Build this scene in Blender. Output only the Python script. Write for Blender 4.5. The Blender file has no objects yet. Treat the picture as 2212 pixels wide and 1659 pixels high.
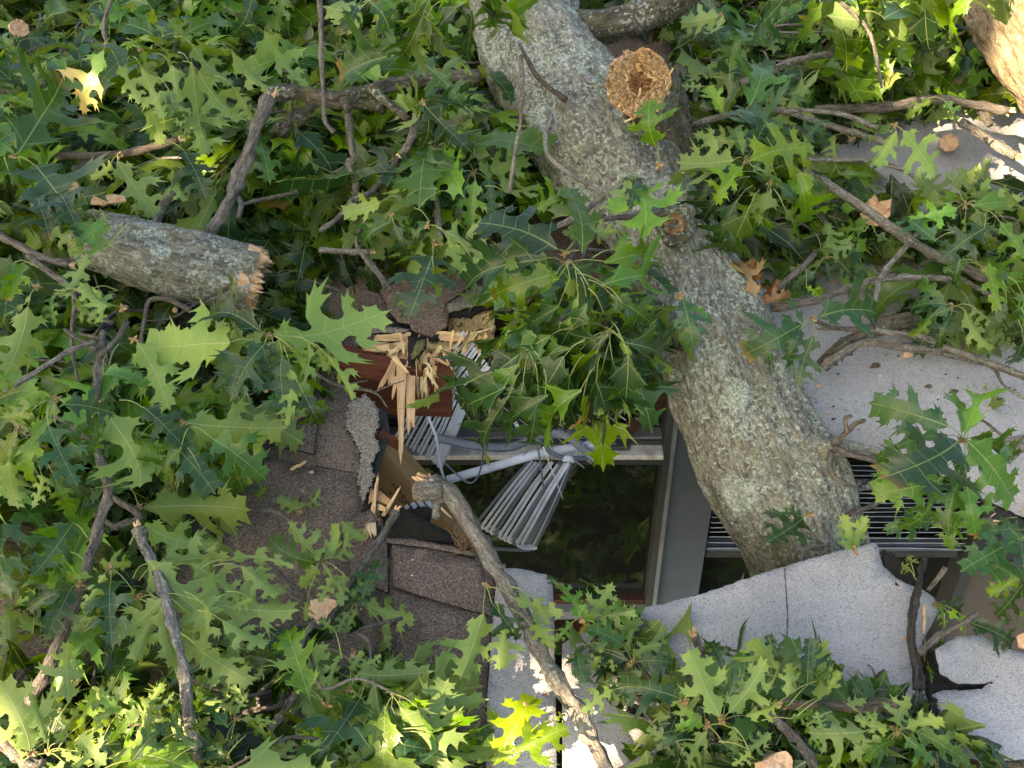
import bpy, math, random
import numpy as np
from mathutils import Vector, noise
from mathutils.geometry import delaunay_2d_cdt
random.seed(7); RS = np.random.RandomState(7)
S = bpy.context.scene
COL = S.collection
rad = math.radians
# ------------------------------------------------------------------ camera
PITCH = rad(38); C = np.array([0.0, 0.0, 4.6])
camd = bpy.data.cameras.new('camera'); cam = bpy.data.objects.new('camera', camd); COL.objects.link(cam)
cam.location = C; cam.rotation_euler = (rad(90)-PITCH, 0, 0)
camd.sensor_width = 36; camd.lens = 18/math.tan(rad(25)); camd.clip_start = 0.05; camd.clip_end = 500
S.camera = cam
# ------------------------------------------------------------------ light
SUN_EL, SUN_AZ = rad(34), rad(228)      # azimuth measured from +y towards +x
sdir = np.array([math.sin(SUN_AZ)*math.cos(SUN_EL), math.cos(SUN_AZ)*math.cos(SUN_EL), math.sin(SUN_EL)])
W = bpy.data.worlds.new('World'); S.world = W; W.use_nodes = True
wn = W.node_tree.nodes; wl = W.node_tree.links
sky = wn.new('ShaderNodeTexSky'); sky.sky_type = 'NISHITA'; sky.sun_disc = False
sky.sun_elevation = SUN_EL; sky.sun_rotation = SUN_AZ; sky.dust_density = 5.0; sky.ozone_density = 0.5; sky.air_density = 1.2
bg = wn['Background']; bg.inputs[1].default_value = 0.085
wl.new(sky.outputs[0], bg.inputs[0])
sl = bpy.data.lights.new('sun', 'SUN'); sl.energy = 5.0; sl.angle = rad(0.5); sl.color = (1.0, 0.76, 0.50)
so = bpy.data.objects.new('sun', sl); COL.objects.link(so)
so.rotation_euler = Vector(sdir).to_track_quat('Z', 'Y').to_euler()
S.view_settings.view_transform = 'Standard'; S.view_settings.look = 'None'; S.view_settings.gamma = 1
S.view_settings.exposure = 2.38
S.cycles.diffuse_bounces = 2; S.cycles.transmission_bounces = 4; S.cycles.max_bounces = 7
S.view_settings.use_white_balance = True
S.view_settings.white_balance_temperature = 6800; S.view_settings.white_balance_tint = 6
# ------------------------------------------------------------------ projection helpers (photo pixels at 2212 wide)
F = 1106/math.tan(rad(25))
FW = np.array([0, math.cos(PITCH), -math.sin(PITCH)]); UP = np.array([0, math.sin(PITCH), math.cos(PITCH)]); RT = np.array([1.0, 0, 0])
SL = rad(16); RN = np.array([0, -math.sin(SL), math.cos(SL)])       # roof normal
RP = C + 2.6*FW
RU = np.array([0, math.cos(SL), math.sin(SL)])                       # up-slope
def ray(px, py): return FW + RT*((px-1106)/F) + UP*((829.5-py)/F)
def R(px, py, h=0.0):
    d = ray(px, py); return C + d*((RN @ (RP-C) + h)/(RN @ d))
YW = R(1106, 690)[1] + 0.02
def Wp(px, py, off=0.0):
    d = ray(px, py); return C + d*((YW-off)/d[1])
def toPx(p):
    v = np.asarray(p)-C; z = v @ FW; return 1106+F*(v@RT)/z, 829.5-F*(v@UP)/z
def dist(p): return (np.asarray(p)-C) @ FW
def T(c, r, x, y): return c*737.33+x/3.0, r*553.0+y/3.0
def nz(v):
    v = np.asarray(v, float); return v/(np.linalg.norm(v)+1e-12)
def inside(poly, x, y):
    r = False; n = len(poly); j = n-1
    for i in range(n):
        xi, yi = poly[i]; xj, yj = poly[j]
        if (yi > y) != (yj > y) and x < (xj-xi)*(y-yi)/(yj-yi)+xi: r = not r
        j = i
    return r
# ------------------------------------------------------------------ object helpers
def empty(name, loc, label=None, cat=None, group=None):
    o = bpy.data.objects.new(name, None); o.location = loc; o.empty_display_size = .05; COL.objects.link(o)
    if label: o['label'] = label
    if cat: o['category'] = cat
    if group: o['group'] = group
    return o
def tag(o, label, cat, group=None):
    o['label'] = label; o['category'] = cat
    if group: o['group'] = group
    return o
def mesh(name, V, Fc, mats, parent=None, smooth=False, mi=None, attrs=None, uv=None):
    V = np.asarray(V, float)
    if parent is not None: V = V-np.array(parent_loc(parent))
    else:
        base = V[np.argmin(V @ RN)] if len(V) else np.zeros(3); V = V-base
    m = bpy.data.meshes.new(name); m.from_pydata(V.tolist(), [], [list(map(int, f)) for f in Fc])
    for a in (mats if isinstance(mats, (list, tuple)) else [mats]): m.materials.append(a)
    if mi is not None: m.polygons.foreach_set('material_index', np.asarray(mi, np.int32))
    if smooth: m.polygons.foreach_set('use_smooth', np.ones(len(m.polygons), bool) if smooth is True else np.asarray(smooth, bool))
    for k, (ty, dat) in (attrs or {}).items():
        a = m.attributes.new(k, ty, 'POINT')
        a.data.foreach_set('vector' if ty == 'FLOAT_VECTOR' else ('color' if ty == 'FLOAT_COLOR' else 'value'), np.asarray(dat, np.float32).ravel())
    m.update()
    o = bpy.data.objects.new(name, m); COL.objects.link(o)
    if parent is not None: o.parent = parent
    else: o.location = base
    return o
def parent_loc(p):
    l = np.array(p.location)
    if p.parent is not None: l = l+parent_loc(p.parent)
    return l
# ------------------------------------------------------------------ materials
def newmat(name):
    m = bpy.data.materials.new(name); m.use_nodes = True; t = m.node_tree
    return m, t.nodes, t.links, t.nodes['Principled BSDF']
def N(n, l, kind, ins={}, **props):
    x = n.new(kind)
    for k, v in props.items(): setattr(x, k, v)
    for k, v in ins.items():
        if isinstance(v, bpy.types.NodeSocket): l.new(v, x.inputs[k])
        else: x.inputs[k].default_value = v
    return x
def ramp(n, l, src, stops):
    r = n.new('ShaderNodeValToRGB'); l.new(src, r.inputs[0]); e = r.color_ramp.elements
    while len(e) < len(stops): e.new(0.5)
    for i, (p, c) in enumerate(stops):
        e[i].position = p; e[i].color = (*c, 1) if len(c) == 3 else c
    return r
def mixc(n, l, f, a, b, mode='MIX'):
    x = n.new('ShaderNodeMix'); x.data_type = 'RGBA'; x.blend_type = mode
    for k, v in ((0, f), (6, a), (7, b)):
        if isinstance(v, bpy.types.NodeSocket): l.new(v, x.inputs[k])
        else: x.inputs[k].default_value = v if k == 0 else ((*v, 1) if len(v) == 3 else v)
    return x.outputs[2]
def math_(n, l, op, a, b=None, c=None, clamp=False):
    x = n.new('ShaderNodeMath'); x.operation = op; x.use_clamp = clamp
    for k, v in ((0, a), (1, b), (2, c)):
        if v is None: continue
        if isinstance(v, bpy.types.NodeSocket): l.new(v, x.inputs[k])
        else: x.inputs[k].default_value = v
    return x.outputs[0]
def noise_(n, l, vec, scale, detail=4, rough=.6, dist=0):
    return N(n, l, 'ShaderNodeTexNoise', {'Vector': vec, 'Scale': scale, 'Detail': detail, 'Roughness': rough, 'Distortion': dist})

def leaf_material():
    m, n, l, b = newmat('leaf')
    col = N(n, l, 'ShaderNodeAttribute', attribute_name='lc').outputs['Color']
    co = N(n, l, 'ShaderNodeAttribute', attribute_name='lp').outputs['Vector']      # leaf-plane coordinates
    sx = N(n, l, 'ShaderNodeSeparateXYZ', {0: co}); X, Y, Z = sx.outputs
    ax = math_(n, l, 'ABSOLUTE', X)
    wob = noise_(n, l, co, 7, 2).outputs[0]
    v = math_(n, l, 'SUBTRACT', Y, math_(n, l, 'MULTIPLY', ax, .52))
    v = math_(n, l, 'ADD', v, math_(n, l, 'MULTIPLY', math_(n, l, 'SUBTRACT', wob, .5), .03))
    d = None
    for c in (.075, .305, .47, .62, .80):
        e = math_(n, l, 'ABSOLUTE', math_(n, l, 'SUBTRACT', v, c))
        d = e if d is None else math_(n, l, 'MINIMUM', d, e)
    lat = math_(n, l, 'SUBTRACT', 1.0, math_(n, l, 'DIVIDE', d, .0075), clamp=True)
    wid = math_(n, l, 'MULTIPLY_ADD', Y, -.005, .0085)
    mid = math_(n, l, 'SUBTRACT', 1.0, math_(n, l, 'POWER', math_(n, l, 'DIVIDE', ax, wid), 2), clamp=True)
    vein = math_(n, l, 'MAXIMUM', mid, math_(n, l, 'MULTIPLY', lat, .62))
    # fine tertiary veins
    vo = N(n, l, 'ShaderNodeTexVoronoi', {'Vector': co, 'Scale': 26.0}, feature='DISTANCE_TO_EDGE').outputs['Distance']
    fine = math_(n, l, 'SUBTRACT', 1.0, math_(n, l, 'MULTIPLY', vo, 14.0), clamp=True)
    info = n.new('ShaderNodeObjectInfo')
    geo = n.new('ShaderNodeNewGeometry')
    blot = noise_(n, l, N(n, l, 'ShaderNodeVectorMath', {0: co, 1: info.outputs['Location']}, operation='ADD').outputs[0], 5, 5, .65).outputs[0]
    blotr = ramp(n, l, blot, [(.3, (.62, .70, .66)), (.52, (1, 1, 1)), (.75, (1.4, 1.25, .85))]).outputs[0]
    top = mixc(n, l, 1.0, col, blotr, 'MULTIPLY')
    hs = N(n, l, 'ShaderNodeHueSaturation', {'Color': top, 'Hue': math_(n, l, 'MULTIPLY_ADD', info.outputs['Random'], .045, .468), 'Saturation': math_(n, l, 'MULTIPLY_ADD', info.outputs['Random'], -.22, 1.18),
          'Value': math_(n, l, 'MULTIPLY_ADD', math_(n, l, 'FRACT', math_(n, l, 'MULTIPLY', info.outputs['Random'], 7.31)), .80, .60)})
    top = hs.outputs[0]
    top = mixc(n, l, math_(n, l, 'MULTIPLY', fine, .16), top, (.10, .17, .05))
    top = mixc(n, l, math_(n, l, 'MULTIPLY', vein, .58), top, (.34, .42, .15))
    und = mixc(n, l, .66, hs.outputs[0], (.235, .335, .095))
    und = mixc(n, l, math_(n, l, 'MULTIPLY', fine, .22), und, (.13, .20, .06))
    und = mixc(n, l, math_(n, l, 'MULTIPLY', vein, .7), und, (.42, .46, .24))
    # tiny bite holes and brown specks
    sp = noise_(n, l, N(n, l, 'ShaderNodeVectorMath', {0: co, 1: info.outputs['Location']}, operation='ADD').outputs[0], 24, 2).outputs[0]
    spf = ramp(n, l, sp, [(.755, (0, 0, 0)), (.775, (1, 1, 1))]).outputs[0]
    base = mixc(n, l, geo.outputs['Backfacing'], top, und)
    base = mixc(n, l, math_(n, l, 'MULTIPLY', spf, .6), base, (.20, .13, .05))
    l.new(base, b.inputs['Base Color'])
    l.new(math_(n, l, 'MULTIPLY_ADD', geo.outputs['Backfacing'], .26, .27), b.inputs['Roughness'])
    b.inputs['Specular IOR Level'].default_value = .5
    bp = N(n, l, 'ShaderNodeBump', {'Strength': .35, 'Distance': .002, 'Height': math_(n, l, 'ADD', math_(n, l, 'MULTIPLY', vein, -1.0), math_(n, l, 'MULTIPLY', fine, -.25))})
    l.new(bp.outputs[0], b.inputs['Normal'])
    tr = N(n, l, 'ShaderNodeBsdfTranslucent', {'Color': mixc(n, l, 1.0, base, (2.1, 1.9, .4), 'MULTIPLY')})
    mx = N(n, l, 'ShaderNodeMixShader', {0: .24}); l.new(b.outputs[0], mx.inputs[1]); l.new(tr.outputs[0], mx.inputs[2])
    l.new(mx.outputs[0], n['Material Output'].inputs[0])
    return m
M_LEAF = leaf_material()

def bark_material(name, dark, lite, lichen=.5, moss=.3, scale=1.0, bump=1.0):
    m, n, l, b = newmat(name)
    bc = N(n, l, 'ShaderNodeAttribute', attribute_name='bco').outputs['Vector']
    oc = n.new('ShaderNodeTexCoord').outputs['Object']
    n1 = noise_(n, l, bc, 85*scale, 9, .75, .3).outputs[0]
    n2 = noise_(n, l, bc, 16*scale, 5, .6).outputs[0]
    rdg = N(n, l, 'ShaderNodeTexVoronoi', {'Vector': N(n, l, 'ShaderNodeVectorMath', {0: bc, 1: N(n, l, 'ShaderNodeVectorMath', {0: noise_(n, l, bc, 30*scale, 3).outputs['Color'], 1: (.02, .02, .02)}, operation='MULTIPLY').outputs[0]}, operation='ADD').outputs[0], 'Scale': 105*scale}, feature='DISTANCE_TO_EDGE').outputs['Distance']
    crack = math_(n, l, 'SUBTRACT', 1.0, math_(n, l, 'MULTIPLY', rdg, 7.0), clamp=True)
    base = ramp(n, l, n1, [(.38, dark), (.5, tuple((a+c)/2 for a, c in zip(dark, lite))), (.62, lite)]).outputs[0]
    base = mixc(n, l, math_(n, l, 'MULTIPLY', crack, .25), base, tuple(a*.45 for a in dark))
    big = ramp(n, l, n2, [(.35, (.75, .72, .70)), (.6, (1.15, 1.12, 1.08))]).outputs[0]
    base = mixc(n, l, 1.0, base, big, 'MULTIPLY')
    # crustose lichen: scattered specks and round patches; yellow-green algae
    ls = noise_(n, l, oc, 95*scale, 5, .65).outputs[0]
    lb = noise_(n, l, oc, 9, 4, .6).outputs[0]
    speck = ramp(n, l, math_(n, l, 'MULTIPLY_ADD', math_(n, l, 'SUBTRACT', lb, .5), .45, ls), [(.60-.06*lichen, (0, 0, 0)), (.65-.06*lichen, (1, 1, 1))]).outputs[0]
    pv = N(n, l, 'ShaderNodeTexVoronoi', {'Vector': N(n, l, 'ShaderNodeVectorMath', {0: oc, 1: N(n, l, 'ShaderNodeVectorMath', {0: noise_(n, l, oc, 45, 4, .7).outputs['Color'], 1: (.045, .045, .045)}, operation='MULTIPLY').outputs[0]}, operation='ADD').outputs[0], 'Scale': 9.5})
    cellr = N(n, l, 'ShaderNodeSeparateColor', {0: pv.outputs['Color']}).outputs[0]
    thr = math_(n, l, 'MULTIPLY', math_(n, l, 'SUBTRACT', cellr, 1-.38*lichen), .8)
    patch = math_(n, l, 'MULTIPLY', math_(n, l, 'SUBTRACT', thr, pv.outputs['Distance']), 14.0, clamp=True)
    pn = noise_(n, l, oc, 160, 3).outputs[0]
    lcol = ramp(n, l, pn, [(.35, (.22, .27, .22)), (.5, (.40, .45, .39)), (.62, (.62, .66, .58))]).outputs[0]
    mo = ramp(n, l, noise_(n, l, oc, 14, 6, .7).outputs[0], [(.50, (0, 0, 0)), (.66, (1, 1, 1))]).outputs[0]
    base = mixc(n, l, math_(n, l, 'MULTIPLY', mo, moss), base, (.17, .175, .055))
    base = mixc(n, l, math_(n, l, 'MULTIPLY', speck, .8*min(1, lichen*1.3)), base, lcol)
    base = mixc(n, l, math_(n, l, 'MULTIPLY', patch, .92), base, lcol)
    l.new(base, b.inputs['Base Color']); b.inputs['Roughness'].default_value = .9; b.inputs['Specular IOR Level'].default_value = .2
    h = math_(n, l, 'ADD', math_(n, l, 'MULTIPLY', crack, -.35), math_(n, l, 'MULTIPLY', n1, 1.6))
    h = math_(n, l, 'ADD', h, math_(n, l, 'MULTIPLY', math_(n, l, 'ADD', speck, patch), .35))
    bp = N(n, l, 'ShaderNodeBump', {'Strength': .9*bump, 'Distance': .006, 'Height': h}); l.new(bp.outputs[0], b.inputs['Normal'])
    return m
M_BARK = bark_material('lichen_bark', (.09, .089, .075), (.40, .40, .345), 1.65, .5)
M_BARKD = bark_material('mossy_dark_bark', (.05, .043, .033), (.21, .19, .15), .7, .6)
M_BARKS = bark_material('warm_brown_bark', (.14, .10, .065), (.38, .31, .22), .5, .2)  # warmer brown bark for the corner trunk
M_TWIG = bark_material('twig_bark', (.085, .075, .068), (.34, .31, .28), .35, .1, 2.2, 1)
M_TWIGD = bark_material('dark_twig_bark', (.05, .042, .036), (.18, .15, .125), .3, .15, 2.2, .6)
M_TWIGP = bark_material('pale_twig_bark', (.11, .10, .09), (.43, .40, .36), .8, .15, 2.0, 1)
M_DEAD = bark_material('weathered_bark', (.035, .03, .028), (.11, .10, .09), .1, .0, 1.5, 1.0)

def wood_material(name, a, bcol, c, fib=(1, 1, 1), sc=60, holes=False):
    m, n, l, b = newmat(name)
    bc = N(n, l, 'ShaderNodeAttribute', attribute_name='bco').outputs['Vector']
    n1 = noise_(n, l, bc, sc, 6, .7, .3).outputs[0]
    n2 = noise_(n, l, bc, sc*4, 4, .6).outputs[0]
    x = math_(n, l, 'MULTIPLY_ADD', n2, .35, math_(n, l, 'MULTIPLY', n1, .75))
    base = ramp(n, l, x, [(.33, a), (.5, bcol), (.68, c)]).outputs[0]
    if holes:
        d = ramp(n, l, noise_(n, l, bc, sc*1.3, 5, .75).outputs[0], [(.54, (0, 0, 0)), (.60, (1, 1, 1))]).outputs[0]
        base = mixc(n, l, d, base, (.03, .022, .015))
    l.new(base, b.inputs['Base Color']); b.inputs['Roughness'].default_value = .75
    bp = N(n, l, 'ShaderNodeBump', {'Strength': .8, 'Distance': .004, 'Height': x}); l.new(bp.outputs[0], b.inputs['Normal'])
    return m
M_WOOD = wood_material('split_wood', (.46, .26, .11), (.74, .50, .25), (.86, .68, .42), sc=90)
M_WOODO = wood_material('orange_split_wood', (.32, .16, .075), (.57, .34, .175), (.76, .54, .33), sc=85)
M_PLY = wood_material('torn_plywood', (.52, .34, .13), (.76, .56, .27), (.88, .73, .43), sc=70, holes=True)
M_HEART = wood_material('rotten_heartwood', (.05, .022, .01), (.26, .14, .06), (.52, .36, .19), sc=30)
M_LUMBER = wood_material('lumber', (.17, .105, .045), (.22, .145, .066), (.27, .185, .09), sc=22)
M_REDWOOD = wood_material('stained_beam', (.085, .022, .010), (.12, .033, .015), (.17, .055, .026), sc=22)
M_CHIP = wood_material('wood_chip', (.30, .15, .08), (.52, .31, .18), (.70, .50, .32), sc=45)
M_CAP = wood_material('fractured_wood', (.20, .115, .055), (.43, .29, .15), (.66, .52, .33), sc=40)

def granule_material(name, stops, stain=None, sc=420, bump=.9):
    m, n, l, b = newmat(name)
    oc = n.new('ShaderNodeTexCoord').outputs['Object']
    v = N(n, l, 'ShaderNodeTexVoronoi', {'Vector': oc, 'Scale': sc})
    g = N(n, l, 'ShaderNodeSeparateColor', {0: v.outputs['Color']}).outputs[0]
    cl = noise_(n, l, oc, sc*.28, 3, .6).outputs[0]
    x = math_(n, l, 'ADD', math_(n, l, 'MULTIPLY', g, .62), math_(n, l, 'MULTIPLY', cl, .38))
    base = ramp(n, l, x, stops).outputs[0]
    lg = noise_(n, l, oc, 3.2, 5, .6).outputs[0]
    base = mixc(n, l, 1.0, base, ramp(n, l, lg, [(.3, (.80, .79, .78)), (.65, (1.1, 1.1, 1.1))]).outputs[0], 'MULTIPLY')
    if stain:
        st = ramp(n, l, noise_(n, l, oc, 6, 6, .7).outputs[0], [(.56, (0, 0, 0)), (.72, (1, 1, 1))]).outputs[0]
        base = mixc(n, l, math_(n, l, 'MULTIPLY', st, .5), base, stain)
    l.new(base, b.inputs['Base Color']); b.inputs['Roughness'].default_value = .9
    bp = N(n, l, 'ShaderNodeBump', {'Strength': bump, 'Distance': .0025, 'Height': math_(n, l, 'ADD', v.outputs['Distance'], cl)}); l.new(bp.outputs[0], b.inputs['Normal'])
    return m
M_WHITE = granule_material('white_cap_sheet', [(.10, (.18, .18, .19)), (.26, (.35, .35, .37)), (.40, (.45, .45, .475)), (.78, (.555, .555, .58))], (.36, .33, .31), 520)
M_BROWN = granule_material('brown_shingle', [(.15, (.055, .040, .034)), (.40, (.15, .115, .10)), (.62, (.235, .185, .155)), (.85, (.42, .33, .25))], (.24, .15, .08), 500)
M_TAN = granule_material('worn_shingle', [(.15, (.09, .08, .07)), (.40, (.20, .18, .155)), (.65, (.33, .30, .26)), (.85, (.50, .46, .41))], (.2, .16, .1))
M_TAR = granule_material('black_asphalt', [(.2, (.008, .008, .008)), (.6, (.02, .018, .016)), (.93, (.03, .027, .022)), (.97, (.3, .25, .15))], None, 300)
M_FELT = granule_material('grey_felt', [(.2, (.03, .035, .04)), (.6, (.05, .055, .062)), (.9, (.09, .095, .10))], None, 300, .4)

def plain(name, col, rough=.5, metal=0, spec=.5, vary=.12, sc=12):
    m, n, l, b = newmat(name)
    oc = n.new('ShaderNodeTexCoord').outputs['Object']
    x = noise_(n, l, oc, sc, 6, .65).outputs[0]
    lo = tuple(c*(1-vary*1.6) for c in col); hi = tuple(c*(1+vary) for c in col)
    l.new(ramp(n, l, x, [(.35, lo), (.62, hi)]).outputs[0], b.inputs['Base Color'])
    b.inputs['Roughness'].default_value = rough; b.inputs['Metallic'].default_value = metal; b.inputs['Specular IOR Level'].default_value = spec
    return m
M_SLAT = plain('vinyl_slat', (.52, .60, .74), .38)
M_SLATD = plain('dark_grey_vinyl', (.13, .16, .22), .4)  # darker grey vinyl for some slats, rails and tapes
M_SLATW = plain('white_slat', (.72, .71, .68), .4)
M_FRAME = plain('grey_frame', (.21, .235, .265), .45)
M_FRAMED = plain('dark_frame', (.06, .068, .075), .5)
M_SILL = plain('white_sill', (.86, .85, .83), .4, vary=.2, sc=40)
M_PANEL = plain('grey_panel', (.105, .128, .170), .5, vary=.05)
M_TANP = plain('beige_panel', (.115, .105, .095), .6, vary=.05)
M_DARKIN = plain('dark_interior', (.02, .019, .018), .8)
M_SOFFIT = plain('stained_soffit', (.05, .022, .014), .6, vary=.3, sc=8)
M_RED = plain('red_board', (.20, .035, .02), .6, vary=.3)
M_GROUND = plain('ground', (.07, .075, .04), .9, vary=.4, sc=3)
M_INK = plain('stamp_ink', (.012, .010, .009), .7)
M_PETI = plain('petiole', (.22, .26, .075), .5, vary=.3)
M_NODE = plain('bud', (.30, .20, .09), .7, vary=.4, sc=90)
m_, n_, l_, b_ = newmat('window_glass'); M_GLASS = m_
b_.inputs['Base Color'].default_value = (.012, .014, .012, 1); b_.inputs['Roughness'].default_value = .006; b_.inputs['IOR'].default_value = 1.75; b_.inputs['Coat Weight'].default_value = 1; b_.inputs['Coat Roughness'].default_value = .02
# ------------------------------------------------------------------ geometry builders
def cr(P, n):
    P = [np.asarray(p, float) for p in P]
    if len(P) == 2: return [P[0]+(P[1]-P[0])*t for t in np.linspace(0, 1, n+1)]
    out = []
    Q = [2*P[0]-P[1]]+P+[2*P[-1]-P[-2]]
    for i in range(1, len(Q)-2):
        a, b, c, d = Q[i-1:i+3]
        for k in range(n):
            t = k/n; out.append(.5*((2*b)+(c-a)*t+(2*a-5*b+4*c-d)*t*t+(3*b-a-3*c+d)*t**3))
    out.append(P[-1]); return out
def tube_geo(P, rads, seg=8, sub=4, rough=.06, knots=.0, seed=0, stretch=.25, fine=0.0, capin=True):
    n = len(P); pts = cr([np.append(p, r) for p, r in zip(P, rads)], sub)
    V = []; B = []; Fc = []
    t0 = nz(pts[1][:3]-pts[0][:3]); u = nz(np.cross(t0, [0.3, .2, 1.0])); s = 0; prev = pts[0][:3]
    rs = np.random.RandomState(seed+1)
    kn = [(rs.rand(), rs.rand()*6.28, rs.rand()) for _ in range(int(knots))]
    m = len(pts)
    for i, q in enumerate(pts):
        p = q[:3]; r = max(q[3], .0004)
        t = nz((pts[min(i+1, m-1)]-pts[max(i-1, 0)])[:3]); u = nz(u-t*(u@t)); w = np.cross(t, u)
        s += np.linalg.norm(p-prev); prev = p
        for k in range(seg):
            a = 2*math.pi*k/seg; dv = u*math.cos(a)+w*math.sin(a)
            rr = r*(1+rough*2.0*(noise.noise(Vector((math.cos(a)*1.3+seed*3.1, math.sin(a)*1.3, s/r*.45)))))
            if fine: rr += fine*(noise.fractal(Vector((math.cos(a)*r*28+seed, math.sin(a)*r*28, s*9)), .8, 2.0, 4))
            for (kt, ka, ks) in kn:
                dd = ((i/m-kt)*m/2.2)**2+((math.cos(a-ka)-1)*1.4)**2
                if dd < 3: rr += r*.28*(.4+ks)*math.exp(-dd*2.2)
            V.append(p+dv*rr); B.append((math.cos(a)*r*1.0+seed*.37, math.sin(a)*r*1.0, s*stretch))
    for i in range(m-1):
        for k in range(seg):
            a = i*seg+k; b = i*seg+(k+1) % seg; Fc.append((a, b, b+seg, a+seg))
    if capin:
        V.append(pts[0][:3]); B.append((seed*.37, 0, 0)); V.append(pts[-1][:3]); B.append((seed*.37, 0, s*stretch))
        c0, c1 = len(V)-2, len(V)-1
        for k in range(seg):
            Fc.append((c0, (k+1) % seg, k)); Fc.append((c1, (m-1)*seg+k, (m-1)*seg+(k+1) % seg))
    return np.array(V), Fc, np.array(B)
def tube(name, P, rads, mat, parent=None, **kw):
    V, Fc, B = tube_geo(P, rads, **kw)
    return mesh(name, V, Fc, mat, parent, smooth=True, attrs={'bco': ('FLOAT_VECTOR', B)})
class Bag:
    def __init__(s): s.V = []; s.F = []; s.B = []; s.mi = []
    def add(s, V, Fc, B=None, mi=0):
        o = sum(len(v) for v in s.V); s.V.append(np.asarray(V)); s.F += [tuple(int(i)+o for i in f) for f in Fc]; s.mi += [mi]*len(Fc)
        s.B.append(np.asarray(B) if B is not None else np.asarray(V))
    def build(s, name, mats, parent=None, smooth=True):
        if not s.V: return None
        return mesh(name, np.vstack(s.V), s.F, mats, parent, smooth, mi=s.mi, attrs={'bco': ('FLOAT_VECTOR', np.vstack(s.B))})
def cdt(poly, inner, extra_edges=None):
    n = len(poly); pts = [Vector(p) for p in poly]+[Vector(p) for p in inner]
    ed = [(i, (i+1) % n) for i in range(n)]+(extra_edges or [])
    v, e, f, _, _, _ = delaunay_2d_cdt(pts, ed, [], 1, 1e-6)
    return np.array([(a.x, a.y) for a in v]), [tuple(x) for x in f]
def prism_geo(P3, faces, normals_off):
    """top verts P3, bottom = P3+off; closes the sides"""
    n = len(P3); V = np.vstack([P3, P3+normals_off]); Fc = [tuple(f) for f in faces]+[tuple(i+n for i in reversed(f)) for f in faces]
    cnt = {}
    for f in faces:
        for i in range(len(f)):
            a, b = f[i], f[(i+1) % len(f)]; cnt[(a, b)] = 1
    side = [(a, b) for (a, b) in cnt if (b, a) not in cnt]
    for a, b in side: Fc.append((b, a, a+n, b+n))
    return V, Fc, len(faces), len(side)
def jagged(poly, amp, step, rs, mask=None):
    out = []; n = len(poly)
    for i in range(n):
        a = np.array(poly[i], float); b = np.array(poly[(i+1) % n], float); L = np.linalg.norm(b-a); k = max(1, int(L/step))
        j = amp if (mask is None or i in mask) else .0
        nn = np.array([-(b-a)[1], (b-a)[0]])/(L+1e-9)
        for t in range(k):
            q = a+(b-a)*(t/k)
            if t > 0 or j: q = q+nn*rs.uniform(-j, j)+((b-a)/(L+1e-9))*rs.uniform(-j, j)*.4
            out.append(tuple(q))
    return out
def sheet(name, poly, mat, parent=None, h=0.0, thick=.004, amp=1.2, step=9, grid=45, under=M_TAR, mask=None, seed=1, bump=.003, plane=R, smooth=True):
    rs = np.random.RandomState(seed)
    pj = jagged(poly, amp, step, rs, mask)
    xs = [p[0] for p in pj]; ys = [p[1] for p in pj]; inner = []
    pa = np.array(pj)
    x = min(xs)+grid*.5
    while x < max(xs):
        y = min(ys)+grid*.5
        while y < max(ys):
            q = (x+rs.uniform(-6, 6), y+rs.uniform(-6, 6))
            if inside(pj, *q) and np.min(np.hypot(pa[:, 0]-q[0], pa[:, 1]-q[1])) > step*.7: inner.append(q)
            y += grid
        x += grid
    v2, fc = cdt(pj, inner)
    hf = h if callable(h) else (lambda a, b: h)
    P3 = np.array([plane(a, b, hf(a, b)+bump*noise.noise(Vector((a*.012, b*.012, seed)))) for a, b in v2])
    # orient upwards
    f0 = fc[0]; nn = np.cross(P3[f0[1]]-P3[f0[0]], P3[f0[2]]-P3[f0[0]])
    if nn @ (C-P3[f0[0]]) < 0: fc = [tuple(reversed(f)) for f in fc]
    off = -thick*(RN if plane is R else np.array([0, -1.0, 0]))
    V, Fc, nt, ns = prism_geo(P3, fc, np.tile(off, (len(P3), 1)))
    mi = [0]*nt+[1]*nt+[1]*ns
    return mesh(name, V, Fc, [mat, under], parent, smooth=[smooth]*nt+[smooth]*nt+[False]*ns, mi=mi, attrs={'bco': ('FLOAT_VECTOR', V*np.array([1, .3, 1]))})
def box_geo(c0, c1, wv, hv):
    """bar from c0 to c1 with half-width vector wv and half-height vector hv"""
    V = []
    for c in (c0, c1):
        for a, b in ((-1, -1), (1, -1), (1, 1), (-1, 1)): V.append(c+wv*a+hv*b)
    return np.array(V), [(0, 3, 2, 1), (4, 5, 6, 7), (0, 1, 5, 4), (1, 2, 6, 5), (2, 3, 7, 6), (3, 0, 4, 7)]
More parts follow.
